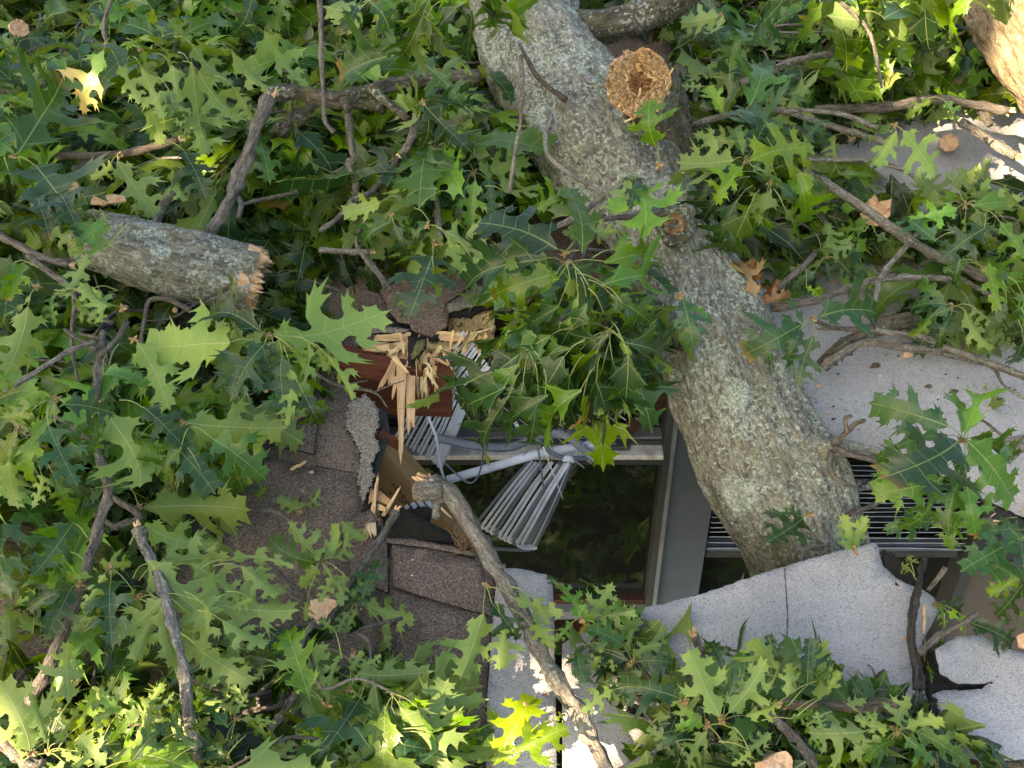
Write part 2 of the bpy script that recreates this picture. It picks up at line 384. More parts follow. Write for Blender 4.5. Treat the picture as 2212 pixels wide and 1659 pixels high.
def splinter_geo(p0, p1, w, th, nrm, rs, teeth=3, taper=.6, torn0=False):
    a = nz(p1-p0); nrm = nz(nrm-a*(nrm@a)); s = np.cross(a, nrm); L = np.linalg.norm(p1-p0)
    top = []
    k = 7
    left = [(-.5*w*(1-(1-taper)*t)+rs.uniform(-.04, .04)*w, t*L*.86) for t in np.linspace(0, 1, k)]
    right = [(.5*w*(1-(1-taper)*t)+rs.uniform(-.04, .04)*w, t*L*.86) for t in np.linspace(0, 1, k)]
    tips = []; w1 = w*taper
    for j in range(teeth):
        c = -.5*w1+(j+.5)*w1/teeth; ll = L*(.86+.14*rs.rand() if j != teeth//2 else 1.0)
        tips.append((c+rs.uniform(-.1, .1)*w1, ll))
        if j < teeth-1: tips.append((-.5*w1+(j+1)*w1/teeth, L*rs.uniform(.70, .86)))
    poly = left+tips+right[::-1]
    if torn0:
        z = [(x, -L*rs.uniform(0, .12)) for x in np.linspace(.45*w, -.45*w, 5)]
        poly = poly+z
    v2, fc = cdt(poly, [])
    bow = rs.uniform(-.02, .04)
    P3 = np.array([p0+s*x+a*y+nrm*(bow*L*math.sin(y/L*3.1)) for x, y in v2])
    f0 = fc[0]; nn = np.cross(P3[f0[1]]-P3[f0[0]], P3[f0[2]]-P3[f0[0]])
    if nn @ nrm < 0: fc = [tuple(reversed(f)) for f in fc]
    V, Fc, nt, ns = prism_geo(P3, fc, np.tile(-th*nrm, (len(P3), 1)))
    o = rs.rand()*3
    B = np.array([((q-p0)@s+o, (q-p0)@nrm, (q-p0)@a*.08) for q in V])
    return V, Fc, B
# ------------------------------------------------------------------ leaves
HALF = [(0, .0, .012, .0), (0, 0, .045, .045), (0, 0, .08, .10), (1, 0, .15, .125), (0, 0, .155, .155), (1, 0, .235, .19), (0, 0, .185, .205), (1, 0, .235, .265), (0, 0, .15, .235), (0, 0, .09, .25),
        (0, 0, .058, .29), (0, 0, .052, .345), (0, 0, .078, .40), (0, 0, .16, .43), (0, 0, .235, .435), (1, 0, .325, .425), (0, 0, .29, .465), (1, 0, .40, .515), (0, 0, .325, .525), (1, 0, .385, .605), (0, 0, .275, .555), (1, 0, .255, .62), (0, 0, .19, .548), (0, 0, .12, .545),
        (0, 0, .070, .575), (0, 0, .056, .63), (0, 0, .075, .685), (0, 0, .14, .705), (1, 0, .245, .70), (0, 0, .21, .735), (1, 0, .315, .805), (0, 0, .215, .785), (1, 0, .205, .86), (0, 0, .15, .785), (0, 0, .095, .782),
        (0, 0, .062, .81), (0, 0, .07, .85), (1, 0, .145, .90), (0, 0, .075, .90), (1, 0, .08, .96), (0, 0, .03, .935), (1, 0, .0, 1.01)]
def leaf_template(seed, lo=False, sinus=1.0):
    rs = np.random.RandomState(seed)
    sides = []
    for sgn in (1, -1):
        jw = 1+rs.uniform(-.15, .13); lob = rs.uniform(.70, 1.15, 4); sh = rs.uniform(-.035, .035, 4); sn = rs.uniform(.85, 1.3, 2)
        pts = []
        for c, _, x, y in HALF:
            k = 0 if y < .30 and x > .066 else (1 if y < .60 else (2 if y < .80 else 3))
            f = lob[k]*jw if x > .11 else (sinus*sn[0 if y < .5 else 1] if .05 < x <= .11 and y > .24 else 1)
            pts.append((c, x*f+(rs.uniform(-.008, .008) if c else 0), y+(sh[k]+.30*(x-.12)-.045 if x > .12 else 0)+(rs.uniform(-.01, .01) if c else 0)))
        # smooth between tips
        segs = []; cur = [pts[0][1:]]
        for c, x, y in pts[1:]:
            cur.append((x, y))
            if c: segs.append(cur); cur = [(x, y)]
        out = []
        for g in segs:
            q = cr(g, 1 if lo else 2); out += [tuple(z) for z in q[:-1]]
        side = [(sgn*x, y) for x, y in out]
        sides.append(side)
    tip = (0.0, 1.0)
    poly = sides[0]+[tip]+sides[1][::-1]
    mid = [(0.0, y) for y in ((.03, .15, .28, .4, .5, .62, .74, .86, .94) if not lo else (.1, .32, .55, .78, .93))]
    inner = list(mid); n0 = len(poly)
    if not lo:
        for sgn in (1, -1):
            inner += [(sgn*x, y) for x, y in ((.09, .17), (.16, .20), (.1, .45), (.2, .48), (.29, .50), (.09, .71), (.17, .73))]
    else:
        for sgn in (1, -1): inner += [(sgn*x, y) for x, y in ((.13, .19), (.2, .48), (.14, .73))]
    inner = [q for q in inner if inside(poly, *q)]
    me = [(n0+i, n0+i+1) for i in range(len(mid)-1)]
    v, f = cdt(poly, inner, me)
    f = [t if np.cross(v[t[1]]-v[t[0]], v[t[2]]-v[t[0]]) > 0 else tuple(reversed(t)) for t in f]
    return v, f
TH = [leaf_template(i, False, s) for i, s in enumerate((1.0, 1.25, 1.4, 1.1, 1.55, 1.8, 1.05, 1.45, .95, 1.3, 1.2, 1.65, 1.1, 1.4))]
TL = [leaf_template(i+20, True, s) for i, s in enumerate((.9, 1.1, 1.3, 1.5, 1.0))]
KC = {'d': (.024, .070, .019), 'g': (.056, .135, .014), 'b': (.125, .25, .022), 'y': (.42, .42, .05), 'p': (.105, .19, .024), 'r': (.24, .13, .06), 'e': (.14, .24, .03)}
def leaf_geo(tm, base, tip, nrm, rs, kind='g', wr=1.0, arch=None, fold=None, curl=None):
    v, f = tm; L = np.linalg.norm(tip-base); a = nz(tip-base); nrm = nz(nrm-a*(nrm@a)); s = np.cross(a, nrm)
    x = v[:, 0]*wr; y = v[:, 1]
    arch = rs.uniform(.02, .30) if arch is None else arch; fold = (rs.uniform(.05, .45) if rs.rand() < .7 else rs.uniform(.45, 1.0)) if fold is None else fold
    curl = rs.uniform(-.9, .4) if curl is None else curl
    ph = rs.uniform(0, 6.28, 4)
    z = arch*(1-(2*y-1)**2)+fold*np.abs(x)+curl*x*x*2.2+rs.uniform(-.35, .35)*x*(y-.4)
    tw = rs.uniform(-.7, .7); z += tw*x*y+.028*np.sin(11*y+ph[0])*np.abs(x)*4+.018*np.sin(16*x+ph[1])+.02*np.sin(7*y+ph[2]+x*9)
    side = rs.uniform(-.2, .2)*(y**2)              # midrib sweeps sideways
    P = base+np.outer((x+side)*L, s)+np.outer(y*L, a)+np.outer(z*L, nrm)
    c = np.array(KC[kind])*rs.uniform(.82, 1.2)
    cc = np.tile(np.append(c, 1.0), (len(v), 1))
    if kind == 'd' and rs.rand() < .5: cc[:, :3] *= np.array([1.05, 1.0, 1.22])
    if kind == 'y':
        w = np.clip((np.abs(v[:, 0])*1.6+y-.45)*2.2, 0, 1)[:, None]; cc[:, :3] = np.array(KC['b'])*(1-w)+np.array([.55, .38, .14])*w
    elif rs.rand() < .10:
        w = np.clip((y-.86)*8, 0, 1)[:, None]; cc[:, :3] = cc[:, :3]*(1-w)+np.array([.30, .17, .06])*w
    lp = np.stack([v[:, 0], y, np.full(len(y), rs.rand()*9)], 1)
    return P, f, cc, lp
def leaf_obj(parent, *args, pet=None, **kw):
    P, f, cc, lp = leaf_geo(*args, **kw)
    mi = [0]*len(f); f = list(f)
    if pet is not None:                                   # petiole from the node to the blade
        base = args[1]; tip = args[2]; midp = (pet+base)/2+np.array([0, 0, 1])*np.linalg.norm(base-pet)*.14
        q = base+nz(tip-base)*.02*np.linalg.norm(tip-base)
        V, F2, B = tube_geo([pet, midp, P[np.argmin(np.hypot(lp[:, 0], lp[:, 1]-.03))]], [.0013, .001, .0009], seg=5, sub=3, rough=0, capin=False)
        o = len(P); P = np.vstack([P, V]); f += [tuple(i+o for i in t) for t in F2]; mi += [1]*len(F2)
        cc = np.vstack([cc, np.tile((.3, .3, .1, 1), (len(V), 1))]); lp = np.vstack([lp, np.zeros((len(V), 3))])
    return mesh('leaf', P, f, [M_LEAF, M_PETI], parent, True, mi=mi, attrs={'lc': ('FLOAT_COLOR', cc), 'lp': ('FLOAT_VECTOR', lp)})
# ================================================================== GROUND AND HOUSE
g = mesh('ground', [(-150, -150, 0), (150, -150, 0), (150, 150, 0), (-150, 150, 0)], [(0, 1, 2, 3)], M_GROUND); g['kind'] = 'structure'
house = empty('house', (0, YW, 0), 'low house with torn open roof of brown shingles and white roll sheet over grey windows', 'house')
def fbox_geo(x0, x1, z0, z1, o0, o1):
    c0 = np.array([x0, YW-(o0+o1)/2, (z0+z1)/2]); c1 = np.array([x1, YW-(o0+o1)/2, (z0+z1)/2])
    return box_geo(c0, c1, np.array([0, (o1-o0)/2, 0]), np.array([0, 0, (z1-z0)/2]))
def fbox(name, x0, x1, z0, z1, o0, o1, mat, parent=None, bev=.0015):
    V, Fc = fbox_geo(x0, x1, z0, z1, o0, o1); o = mesh(name, V, Fc, mat, parent, attrs={'bco': ('FLOAT_VECTOR', V)})
    if bev: b = o.modifiers.new('bevel', 'BEVEL'); b.width = bev; b.segments = 2
    return o
zr = lambda row, off=0: Wp(1106, row, off)[2]
xc = lambda px, row, off=0: Wp(px, row, off)[0]
XL = xc(760, 960); XR = xc(1452, 960); XP = XR+.128; X2 = xc(2085, 1180)
ZT = 3.02; ZB = zr(1300)
fbox('wall', -5, 6, 0.0, 2.99, -.25, -.07, M_SOFFIT, house, 0)
# window with mid rail
win = mesh('window', *fbox_geo(XL, XR, ZB-.035, ZB, -.05, .04), M_FRAME, house)
fbox('frame', XR-.030, XR-.012, ZB, 2.97, -.05, .045, M_FRAMED, win)
fbox('frame', XR-.0118, XR, ZB, 2.97, -.05, .055, M_FRAME, win)
fbox('frame', XL-.03, XL, ZB, 2.97, -.05, .05, M_FRAME, win)
fbox('sill', XL, XR-.031, ZB+.0005, ZB+.012, -.0, .052, M_FRAME, win)
fbox('sill', XL, XR-.031, ZB+.0125, ZB+.03, -.03, .02, M_SOFFIT, win)
zt = zr(951); pr = .001
while zr(984, pr) < zt: pr += .0005
fbox('rail', XL, XR-.031, zt-.016, zt, -.03, pr, M_SILL, win)
fbox('rail', XL, XR-.031, zt-.045, zt-.0165, -.03, pr-.012, M_FRAMED, win)
fbox('rail', XL, XR-.031, zt+.0005, zt+.014, -.03, pr*.34, M_FRAMED, win, .001)
fbox('rail', XL, XR-.031, zt+.0145, zt+.022, -.03, pr*.20, M_FRAME, win, .001)
fbox('pane', XL, XR-.031, ZB+.031, zt-.046, -.012, -.006, M_GLASS, win, 0)
fbox('pane', XL, XR-.031, zt+.0225, 2.97, -.032, -.027, M_GLASS, win, 0)
lk = Wp(1345, 972, pr*.5)
lx = xc(1325, 972, pr); 
fbox('latch', lx-.02, lx+.048, zt+.0002, zt+.016, pr*.25, pr*.72, M_FRAMED, win, .004)
fbox('latch', lx-.014, lx+.01, zt+.0163, zt+.021, pr*.35, pr*.62, M_FRAME, win, .002)
fbox('post', XR+.0005, XP, ZB-.6, 2.97, -.06, .03, M_PANEL, house)
w2 = mesh('window', *fbox_geo(XP+.001, X2, ZB-.2, ZB-.16, -.06, .02), M_FRAMED, house)
w2['label'] = 'dark window with closed horizontal blinds behind the trunk'
fbox('pane', XP+.001, X2, ZB-.159, 2.9, -.066, -.06, M_GLASS, w2, 0)
fbox('frame', X2, X2+.03, ZB-.3, 2.95, -.06, .03, M_FRAMED, w2)
fbox('panel', X2+.031, X2+.9, ZB-.6, zr(1215), -.06, .0, M_TANP, house)
fbox('panel', X2+.031, X2+.9, zr(1214), 2.95, -.06, -.01, M_FRAMED, house)
# dark diagonal board standing in for a rafter reflection in the upper pane
q = [Wp(1298, 962, .012), Wp(1330, 962, .012), Wp(1465, 868, .012), Wp(1440, 856, .012)]
V, Fc, nt, ns = prism_geo(np.array(q), [(0, 1, 2, 3)], np.tile((0, .016, 0), (4, 1)))
mesh('rafter', V, Fc, M_SOFFIT, house, attrs={'bco': ('FLOAT_VECTOR', V)})
bl2 = empty('window_blind', (XP+.3, YW-.02, 2.5), 'closed horizontal mini blind in the dark window right of the trunk', 'window blind')
r = 985.0; k = 0
while r < 1172:
    zz = zr(r, -.03); a = .0 if k < 14 else .004
    Pl = [np.array([x, YW-.012+.002*math.sin(x*9+k), zz+.0012*math.sin(x*14+k*1.7)-(.02*(max(0, x-X2+.45))**1.5 if k > 14 else 0)]) for x in np.linspace(XP+.01, X2-.01, 9)]
    V = []; Fc = []
    for i, p in enumerate(Pl):
        V += [p+np.array([0, 0, .0014]), p+np.array([0, -.002, 0]), p+np.array([0, .010, -.011]), p+np.array([0, .011, -.0095])]
        if i:
            o = 4*(i-1); Fc += [(o+j, o+(j+1) % 4, o+4+(j+1) % 4, o+4+j) for j in range(4)]
    mesh('slat', V, Fc, M_SLAT, bl2, True, attrs={'bco': ('FLOAT_VECTOR', np.array(V))}); r += 9.4+k*.12; k += 1
fbox('bottom_rail', XP+.01, X2-.01, zr(1192), zr(1178), -.03, .0, M_SLATD, bl2, .003)
fbox('bottom_rail', XP+.01, X2-.01, zr(1206), zr(1195), -.03, -.002, M_FRAMED, bl2, .003)
for xx in (xc(1770, 1100), xc(1985, 1100)):
    tube('cord', [np.array([xx, YW-.02, 2.9]), np.array([xx+.01, YW-.022, 2.3])], [.0009, .0009], M_SLATD, bl2, seg=4, rough=0)
# porch deck below the window
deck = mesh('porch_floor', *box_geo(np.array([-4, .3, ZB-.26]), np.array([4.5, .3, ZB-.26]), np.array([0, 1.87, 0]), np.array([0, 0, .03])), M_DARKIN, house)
# ---- roof skins
A = [(-900, -500), (1600, -500), (1490, 60), (1380, 400), (1350, 690), (1240, 665), (1070, 672), (960, 672), (880, 705), (810, 735), (745, 765), (757, 850), (800, 880), (822, 912), (806, 965), (790, 1020), (812, 1080), (835, 1162), (838, 1290), (800, 2000), (-900, 2000)]
roofA = sheet('roof', A, M_BROWN, house, h=lambda a, b: 0.0 if a < 700 else .012*min(1, (a-700)/100)*(1 if 850 < b < 1100 else 0), thick=.012, mask=set(range(4, 19)), amp=2.5, step=12, grid=160, seed=3)
Bp = [(1602, -500), (3200, -500), (3200, 1500), (2330, 1180), (2212, 1118), (2120, 1075), (2060, 1040), (1995, 1008), (1935, 985), (1870, 962), (1780, 946), (1700, 938), (1500, 850), (1400, 710), (1352, 690), (1382, 400), (1492, 60)]
sheet('roof_sheet', Bp, M_WHITE, house, h=lambda a, b: .006-.03*max(0, (b-900)/120)*(1 if a < 2250 else 0), thick=.010, mask=set(range(2, 14)), amp=1.6, step=10, grid=120, seed=5, bump=.010)
Cq = [(842, 1168), (930, 1180), (1030, 1200), (1072, 1224), (1064, 1330), (1056, 1450), (1040, 2000), (806, 2000), (842, 1290)]
roofC = sheet('roof', Cq, M_BROWN, house, h=.004, thick=.012, mask={0, 1, 2}, amp=1.5, grid=90, seed=6)
Dq = [(1074, 1226), (1120, 1228), (1180, 1241), (1193, 1256), (1197, 1330), (1200, 1480), (1208, 2000), (1042, 2000), (1053, 1500), (1062, 1380)]
sheet('roof_sheet', Dq, M_WHITE, house, h=lambda a, b: .016+.012*max(0, (1300-b)/80), thick=.007, mask={0, 1, 2, 3, 4}, amp=1.2, grid=50, seed=7)
Eq = [(1214, 1390), (1300, 1345), (1395, 1312), (1450, 1300), (1500, 1287), (1560, 1268), (1640, 1240), (1720, 1216), (1790, 1196), (1850, 1182), (1895, 1172), (1900, 1196), (1908, 1222), (1930, 1244), (1958, 1262), (1990, 1272), (2018, 1290), (2030, 1318), (2012, 1352), (1992, 1385), (1985, 1440), (1998, 1500), (2030, 1560), (2060, 1640), (2090, 2000), (1216, 2000)]
def hE(a, b):
    edge = 1390-(a-1214)*.32
    return .018+.075*math.exp(-max(0, b-edge)/95.0)*min(1, max(0, (a-1350)/250))+.012*math.exp(-((a-1690)/16)**2)*0
sheet('roof_sheet', Eq, M_WHITE, house, h=hE, thick=.009, mask=set(range(0, 23)), amp=1.4, step=8, grid=34, seed=8, bump=.006)
# lap seam on the lower white sheet
sheet('lap_seam', [(1694, 1226), (1695.6, 1226), (1702.6, 1330), (1698.6, 1440), (1694.6, 1560), (1693, 1560), (1697, 1440), (1701, 1330)], M_FELT, house, h=lambda a, b: hE(a, b)+.0016, thick=.003, amp=.8, step=6, grid=300, seed=8, bump=.006)
Fq = [(2020, 1402), (2075, 1372), (2120, 1372), (2170, 1400), (2240, 1420), (2400, 1500), (3200, 1800), (3200, 2100), (2110, 2100), (2060, 1640), (2035, 1580), (2012, 1500), (2030, 1492), (2120, 1488), (2140, 1476), (2070, 1478), (2030, 1455)]
def hF(a, b): return .02+.05*math.exp(-((a-2010)/60)**2)*(1 if b < 1480 else 0)+.03*math.exp(-max(0, b-1400)/50)
sheet('roof_sheet', Fq, M_WHITE, house, h=hF, thick=.009, mask=set(range(17))-{5, 6, 7}, amp=1.6, step=8, grid=40, seed=10, bump=.006)
sheet('underlay', [(1150, 1400), (1270, 1430), (1600, 1380), (2000, 1440), (2300, 1540), (3200, 2100), (1040, 2100), (1040, 1500)], M_TAR, house, h=-.012, thick=.01, grid=200, seed=11)
sheet('underlay', [(1904, 1190), (1925, 1192), (1950, 1215), (1972, 1245), (1975, 1275), (1950, 1270), (1915, 1240)], M_TAR, house, h=.055, thick=.006, grid=9, amp=4, step=4, seed=12, bump=.05)
sheet('underlay', [(2004, 1400), (2020, 1405), (2034, 1450), (2075, 1480), (2060, 1500), (2020, 1492), (2035, 1560), (2012, 1545), (2000, 1480)], M_TAR, house, h=.02, thick=.006, grid=9, amp=5, step=4, seed=13, bump=.04)
sheet('underlay', [(585, 1575), (650, 1558), (720, 1590), (735, 1659), (725, 1760), (560, 1760)], M_FELT, house, h=.008, thick=.004, grid=30, amp=2, step=8, seed=14)
# individual shingles with a lifted edge
def shingle(poly, h, seed, mat=M_BROWN, **kw): return sheet('shingle', poly, mat, house, h=h, thick=.005, grid=40, seed=seed, **kw)
shingle([(846, 1172), (935, 1186), (1034, 1212), (1066, 1332), (950, 1300), (850, 1268)], .014, 20, amp=.8)
shingle([(851, 1274), (950, 1306), (1059, 1338), (1056, 1460), (1048, 1680), (840, 1680), (838, 1330)], .009, 21, amp=.8)
shingle([(800, 1100), (836, 1150), (838, 1280), (765, 1250), (740, 1180), (760, 1120)], .018, 22, amp=1)
shingle([(460, 1090), (560, 985), (670, 1010), (790, 1030), (770, 1120), (720, 1190), (600, 1215), (470, 1180)], .006, 23, amp=.6)
shingle([(560, 930), (690, 900), (676, 980), (575, 958)], .011, 24, amp=.6)
shingle([(694, 900), (770, 870), (790, 960), (785, 1025), (680, 1005)], .012, 25, amp=.8)
shingle([(-60, 1180), (120, 1190), (130, 1330), (-60, 1360)], .008, 26, amp=.8)
shingle([(-60, 1366), (135, 1336), (140, 1480), (-60, 1500)], .006, 27, amp=.8)
# worn grey torn edge left of the hole, grey felt beside it
sheet('torn_shingle', [(752, 872), (790, 850), (812, 872), (822, 905), (812, 940), (820, 975), (800, 1000), (808, 1030), (782, 1090), (772, 1030), (780, 980), (745, 920)], M_TAN, house, h=lambda a, b: .03+.02*(a-750)/70, thick=.008, amp=4, step=4, grid=14, seed=28, bump=.006)
sheet('torn_felt', [(812, 878), (835, 885), (842, 930), (826, 985), (812, 1040), (800, 1040), (806, 960)], M_FELT, house, h=-.01, thick=.004, amp=1.5, step=6, grid=18, seed=29)
sheet('torn_felt', [(795, 1040), (812, 1035), (806, 1110), (835, 1165), (800, 1160), (782, 1100)], M_TAR, house, h=.02, thick=.01, amp=4, step=5, grid=18, seed=30, bump=.02)
# upper torn edge
def Z4(x, y): return (713.2+x*.19841, 603.5+y*.19841)
sheet('torn_shingle', [Z4(1270, 270), Z4(1420, 170), Z4(1600, 40), Z4(1680, 90), Z4(1720, 130), Z4(1860, 90), Z4(1900, 200), Z4(1720, 270), Z4(1600, 290), Z4(1450, 320), Z4(1290, 365)], M_TAN, house, h=.045, thick=.006, amp=1.5, step=6, grid=18, seed=31, bump=.012)
sheet('torn_shingle', [Z4(1290, 300), Z4(1700, 220), Z4(1760, 290), Z4(1600, 340), Z4(1540, 400), Z4(1440, 380), Z4(1300, 400)], M_TAR, house, h=.036, thick=.012, amp=1.5, step=6, grid=18, seed=32)
sheet('torn_shingle', [Z4(540, 120), Z4(900, -60), Z4(1500, -150), Z4(1600, 20), Z4(1430, 150), Z4(1260, 260), Z4(1290, 380), Z4(1270, 530), Z4(1180, 560), Z4(1110, 625), Z4(1020, 605), Z4(880, 545), Z4(860, 490), Z4(740, 465), Z4(640, 350)], M_BROWN, house, h=lambda a, b: .055-.0002*(b-620), thick=.008, amp=1.2, step=6, grid=24, seed=33, bump=.012)
sheet('torn_felt', [Z4(380, 470), Z4(640, 400), Z4(720, 440), Z4(900, 560), Z4(1110, 625), Z4(1200, 580), Z4(1150, 660), Z4(1050, 640), Z4(830, 590), Z4(560, 500)], M_TAR, house, h=.03, thick=.010, amp=2, step=6, grid=20, seed=34)
sheet('torn_shingle', [Z4(400, 545), Z4(560, 500), Z4(880, 545), Z4(800, 580), Z4(600, 575), Z4(470, 590)], M_TAN, house, h=.042, thick=.006, amp=1.2, step=6, grid=20, seed=35)
fl = sheet('torn_felt', [Z4(842, 610), Z4(940, 625), Z4(1050, 640), Z4(1040, 740), Z4(960, 850), Z4(870, 930), Z4(848, 930)], M_TAR, house, h=.045, thick=.006, amp=1.5, step=6, grid=16, seed=36)
M_MOSS = granule_material('moss', [(.2, (.05, .05, .02)), (.5, (.16, .15, .06)), (.8, (.30, .27, .13))], None, 500)
sheet('moss_patch', [Z4(930, 680), Z4(1040, 650), Z4(1040, 720), Z4(950, 830), Z4(880, 870), Z4(900, 760)], M_MOSS, house, h=.055, thick=.008, amp=2.5, step=4, grid=12, seed=37)
# torn plywood decking: thin plies with fibrous edge
def plank(name, poly, mat, h0, h1, seed, th=.012, parent=house):
    rs = np.random.RandomState(seed); ym = min(p[1] for p in poly); yM = max(p[1] for p in poly)
    return sheet(name, poly, mat, parent, h=lambda a, b: h0+(h1-h0)*(b-ym)/(yM-ym), thick=th, amp=2.2, step=4, grid=14, under=mat, seed=seed, bump=.006)
plank('decking', [Z4(1285, 400), Z4(1450, 370), Z4(1760, 330), Z4(1795, 470), Z4(1775, 640), Z4(1600, 600), Z4(1450, 590), Z4(1290, 590)], M_PLY, .01, -.03, 41)
plank('decking', [Z4(1050, 670), Z4(1400, 670), Z4(1395, 770), Z4(1290, 830), Z4(1180, 800), Z4(1120, 880), Z4(1050, 820)], M_PLY, .015, -.02, 42)
plank('decking', [Z4(1040, 820), Z4(1170, 830), Z4(1170, 1000), Z4(1060, 1040)], M_LUMBER, -.02, -.06, 43)
spl = [  # x0,y0,x1,y1 (zoomed tile), width px, mat, h0, h1, teeth, taper
 (885, 770, 880, 1290, 17, 'P', .03, .00, 3, .7), (1000, 760, 1005, 1330, 17, 'P', .03, -.01, 3, .9), (775, 980, 768, 2010, 17, 'O', .045, .03, 1, .35),
 (875, 1080, 880, 1700, 15, 'O', .035, .02, 2, .9), (720, 870, 520, 1215, 11, 'O', .05, .04, 2, .6), (700, 860, 850, 1020, 8, 'W', .055, .05, 1, .5), (725, 1060, 675, 1310, 8, 'O', .04, .03, 1, .5),
 (690, 900, 650, 1170, 10, 'W', .045, .03, 4, .8), (1110, 830, 1030, 1390, 14, 'O', .0, -.03, 1, .4), (1165, 840, 1142, 1310, 6, 'O', .01, -.02, 1, .5), (935, 900, 955, 1280, 6, 'O', .015, .0, 1, .5),
 (840, 625, 470, 640, 17, 'W', .03, .05, 3, .5), (1060, 700, 340, 765, 18, 'W', .02, .05, 4, .45), (600, 745, 345, 750, 18, 'O', .03, .055, 3, .5), (1190, 600, 1790, 640, 13, 'W', .03, .02, 3, .6), (1240, 640, 1690, 680, 9, 'O', .028, .015, 2, .5),
 (740, 800, 700, 1060, 16, 'O', .02, .02, 4, .7), (800, 780, 790, 1150, 12, 'O', .025, .02, 3, .6), (1700, 540, 1760, 650, 12, 'O', .02, 0, 3, .6), (640, 800, 760, 900, 16, 'O', .02, .02, 3, .6), (800, 700, 620, 830, 9, 'W', .05, .04, 3, .6)]
for i, (a, b, c, d, w, k, h0, h1, tt, tp) in enumerate(spl):
    rs = np.random.RandomState(100+i); p0 = R(*Z4(a, b), h0); p1 = R(*Z4(c, d), h1)
    V, Fc, B = splinter_geo(p0, p1, 1.3*w*dist(p0)/F, .004+.003*rs.rand(), nz(C-p0), rs, tt, tp, True)
    mesh('splinter', V, Fc, {'P': M_PLY, 'W': M_WOOD, 'O': M_WOODO}[k], house, attrs={'bco': ('FLOAT_VECTOR', B)})
def Z5(x, y): return (768.1+x*.19841, 877.7+y*.19841)
for i, (a, b, c, d, w, k) in enumerate([(180, 1200, 250, 715, 11, 'W'), (200, 1150, 215, 830, 7, 'W'), (310, 1170, 490, 875, 9, 'W'), (170, 1090, 180, 870, 14, 'O'), (150, 1200, 200, 1420, 30, 'W'), (230, 960, 380, 1060, 22, 'O'), (215, 1210, 60, 1500, 24, 'O'), (240, 1090, 330, 1130, 14, 'W'), (930, 1110, 1045, 1215, 5, 'W'), (225, 380, 255, 480, 8, 'W')]):
    rs = np.random.RandomState(150+i); p0 = R(*Z5(a, b), .01); p1 = R(*Z5(c, d), .06 if i < 3 else .03)
    V, Fc, B = splinter_geo(p0, p1, w*dist(p0)/F, .006, nz(C-p0), rs, 3 if w > 10 else 1, .5, True)
    mesh('splinter', V, Fc, M_WOOD if k == 'W' else M_WOODO, house, attrs={'bco': ('FLOAT_VECTOR', B)})
rs = np.random.RandomState(404)
for i in range(70):
    a, b = [(rs.uniform(350, 1250), rs.uniform(600, 860)), (rs.uniform(700, 1180), rs.uniform(800, 1000)), (rs.uniform(1290, 1780), rs.uniform(560, 660))][i % 3]
    h0 = rs.uniform(.01, .05); p0 = R(*Z4(a, b), h0); an = rad(-90)+rs.randn()*(.35 if i % 3 == 1 else .9); L = rs.uniform(.02, .07)
    p1 = p0+(RT*math.cos(an)+UP*math.sin(an)+nz(C-p0)*rs.uniform(-.3, .4))*L
    V, Fc, B = splinter_geo(p0, p1, rs.uniform(.003, .012), rs.uniform(.001, .004), nz(C-p0+rs.randn(3)*.6), rs, rs.randint(1, 4), rs.uniform(.3, .8), True)
    mesh('splinter', V, Fc, [M_PLY, M_WOOD, M_WOODO, M_LUMBER][rs.randint(4)], house, attrs={'bco': ('FLOAT_VECTOR', B)})
# stained beam across the hole
def board(name, poly, off0, off1, mat, parent=house, bev=.002):
    P3 = np.array([Wp(a, b, off0) for a, b in poly]); n = len(P3)
    f = [tuple(range(n))]; nn = np.cross(P3[1]-P3[0], P3[2]-P3[0])
    if nn[1] > 0: f = [tuple(reversed(range(n)))]
    V, Fc, nt, ns = prism_geo(P3, f, np.tile((0, off0-off1, 0), (n, 1)))
    B = V*np.array([.12, 1, 1]); o = mesh(name, V, Fc, mat, parent, attrs={'bco': ('FLOAT_VECTOR', B)})
    b = o.modifiers.new('bevel', 'BEVEL'); b.width = bev; b.segments = 2
    return o
board('beam', [(640, 742), (760, 768), (845, 793), (976, 800), (977, 902), (850, 898), (700, 842), (640, 830)], .16, .122, M_REDWOOD)
board('beam', [(720, 752), (980, 790), (978, 826), (845, 812), (725, 776)], .162, .2, M_REDWOOD)
# sawn rafter with its printed mark
a0 = Wp(838, 952, .34); a1 = Wp(985, 1120, .40); ax = nz(a1-a0)
a1 = a1+ax*.12
side = nz(np.cross(ax, np.array([0, 0, 1.0]))); dn = nz(np.cross(side, ax))
if dn[2] > 0: dn = -dn
if side[0] < 0: side = -side
V, Fc = box_geo(a0+dn*.07, a1+dn*.07, side*.028, dn*.07)
B = np.array([((p-a0)@ax*.12, (p-a0)@side, (p-a0)@dn) for p in V])
rf = mesh('rafter', V, Fc, M_LUMBER, house, attrs={'bco': ('FLOAT_VECTOR', B)}); bv = rf.modifiers.new('bevel', 'BEVEL'); bv.width = .002; bv.segments = 2
vs = -side if (-side) @ (C-a0) > 0 else side
def stamp(txt, s, u, v):
    cu = bpy.data.curves.new('t', 'FONT'); cu.body = txt; cu.size = s; cu.extrude = .0003
    o = bpy.data.objects.new('t', cu); COL.objects.link(o); dg = bpy.context.evaluated_depsgraph_get(); me = bpy.data.meshes.new_from_object(o.evaluated_get(dg))
    V = np.array([x.co[:] for x in me.vertices]); Fq_ = [tuple(p.vertices) for p in me.polygons]; bpy.data.objects.remove(o); 
    ex = ax; ey = nz(np.cross(vs, ex)); P = a0+ax*u+dn*v+vs*.0283+np.outer(V[:, 0], ex)+np.outer(V[:, 1], ey)+np.outer(V[:, 2], vs)
    mesh('stamp', P, Fq_, M_INK, rf)
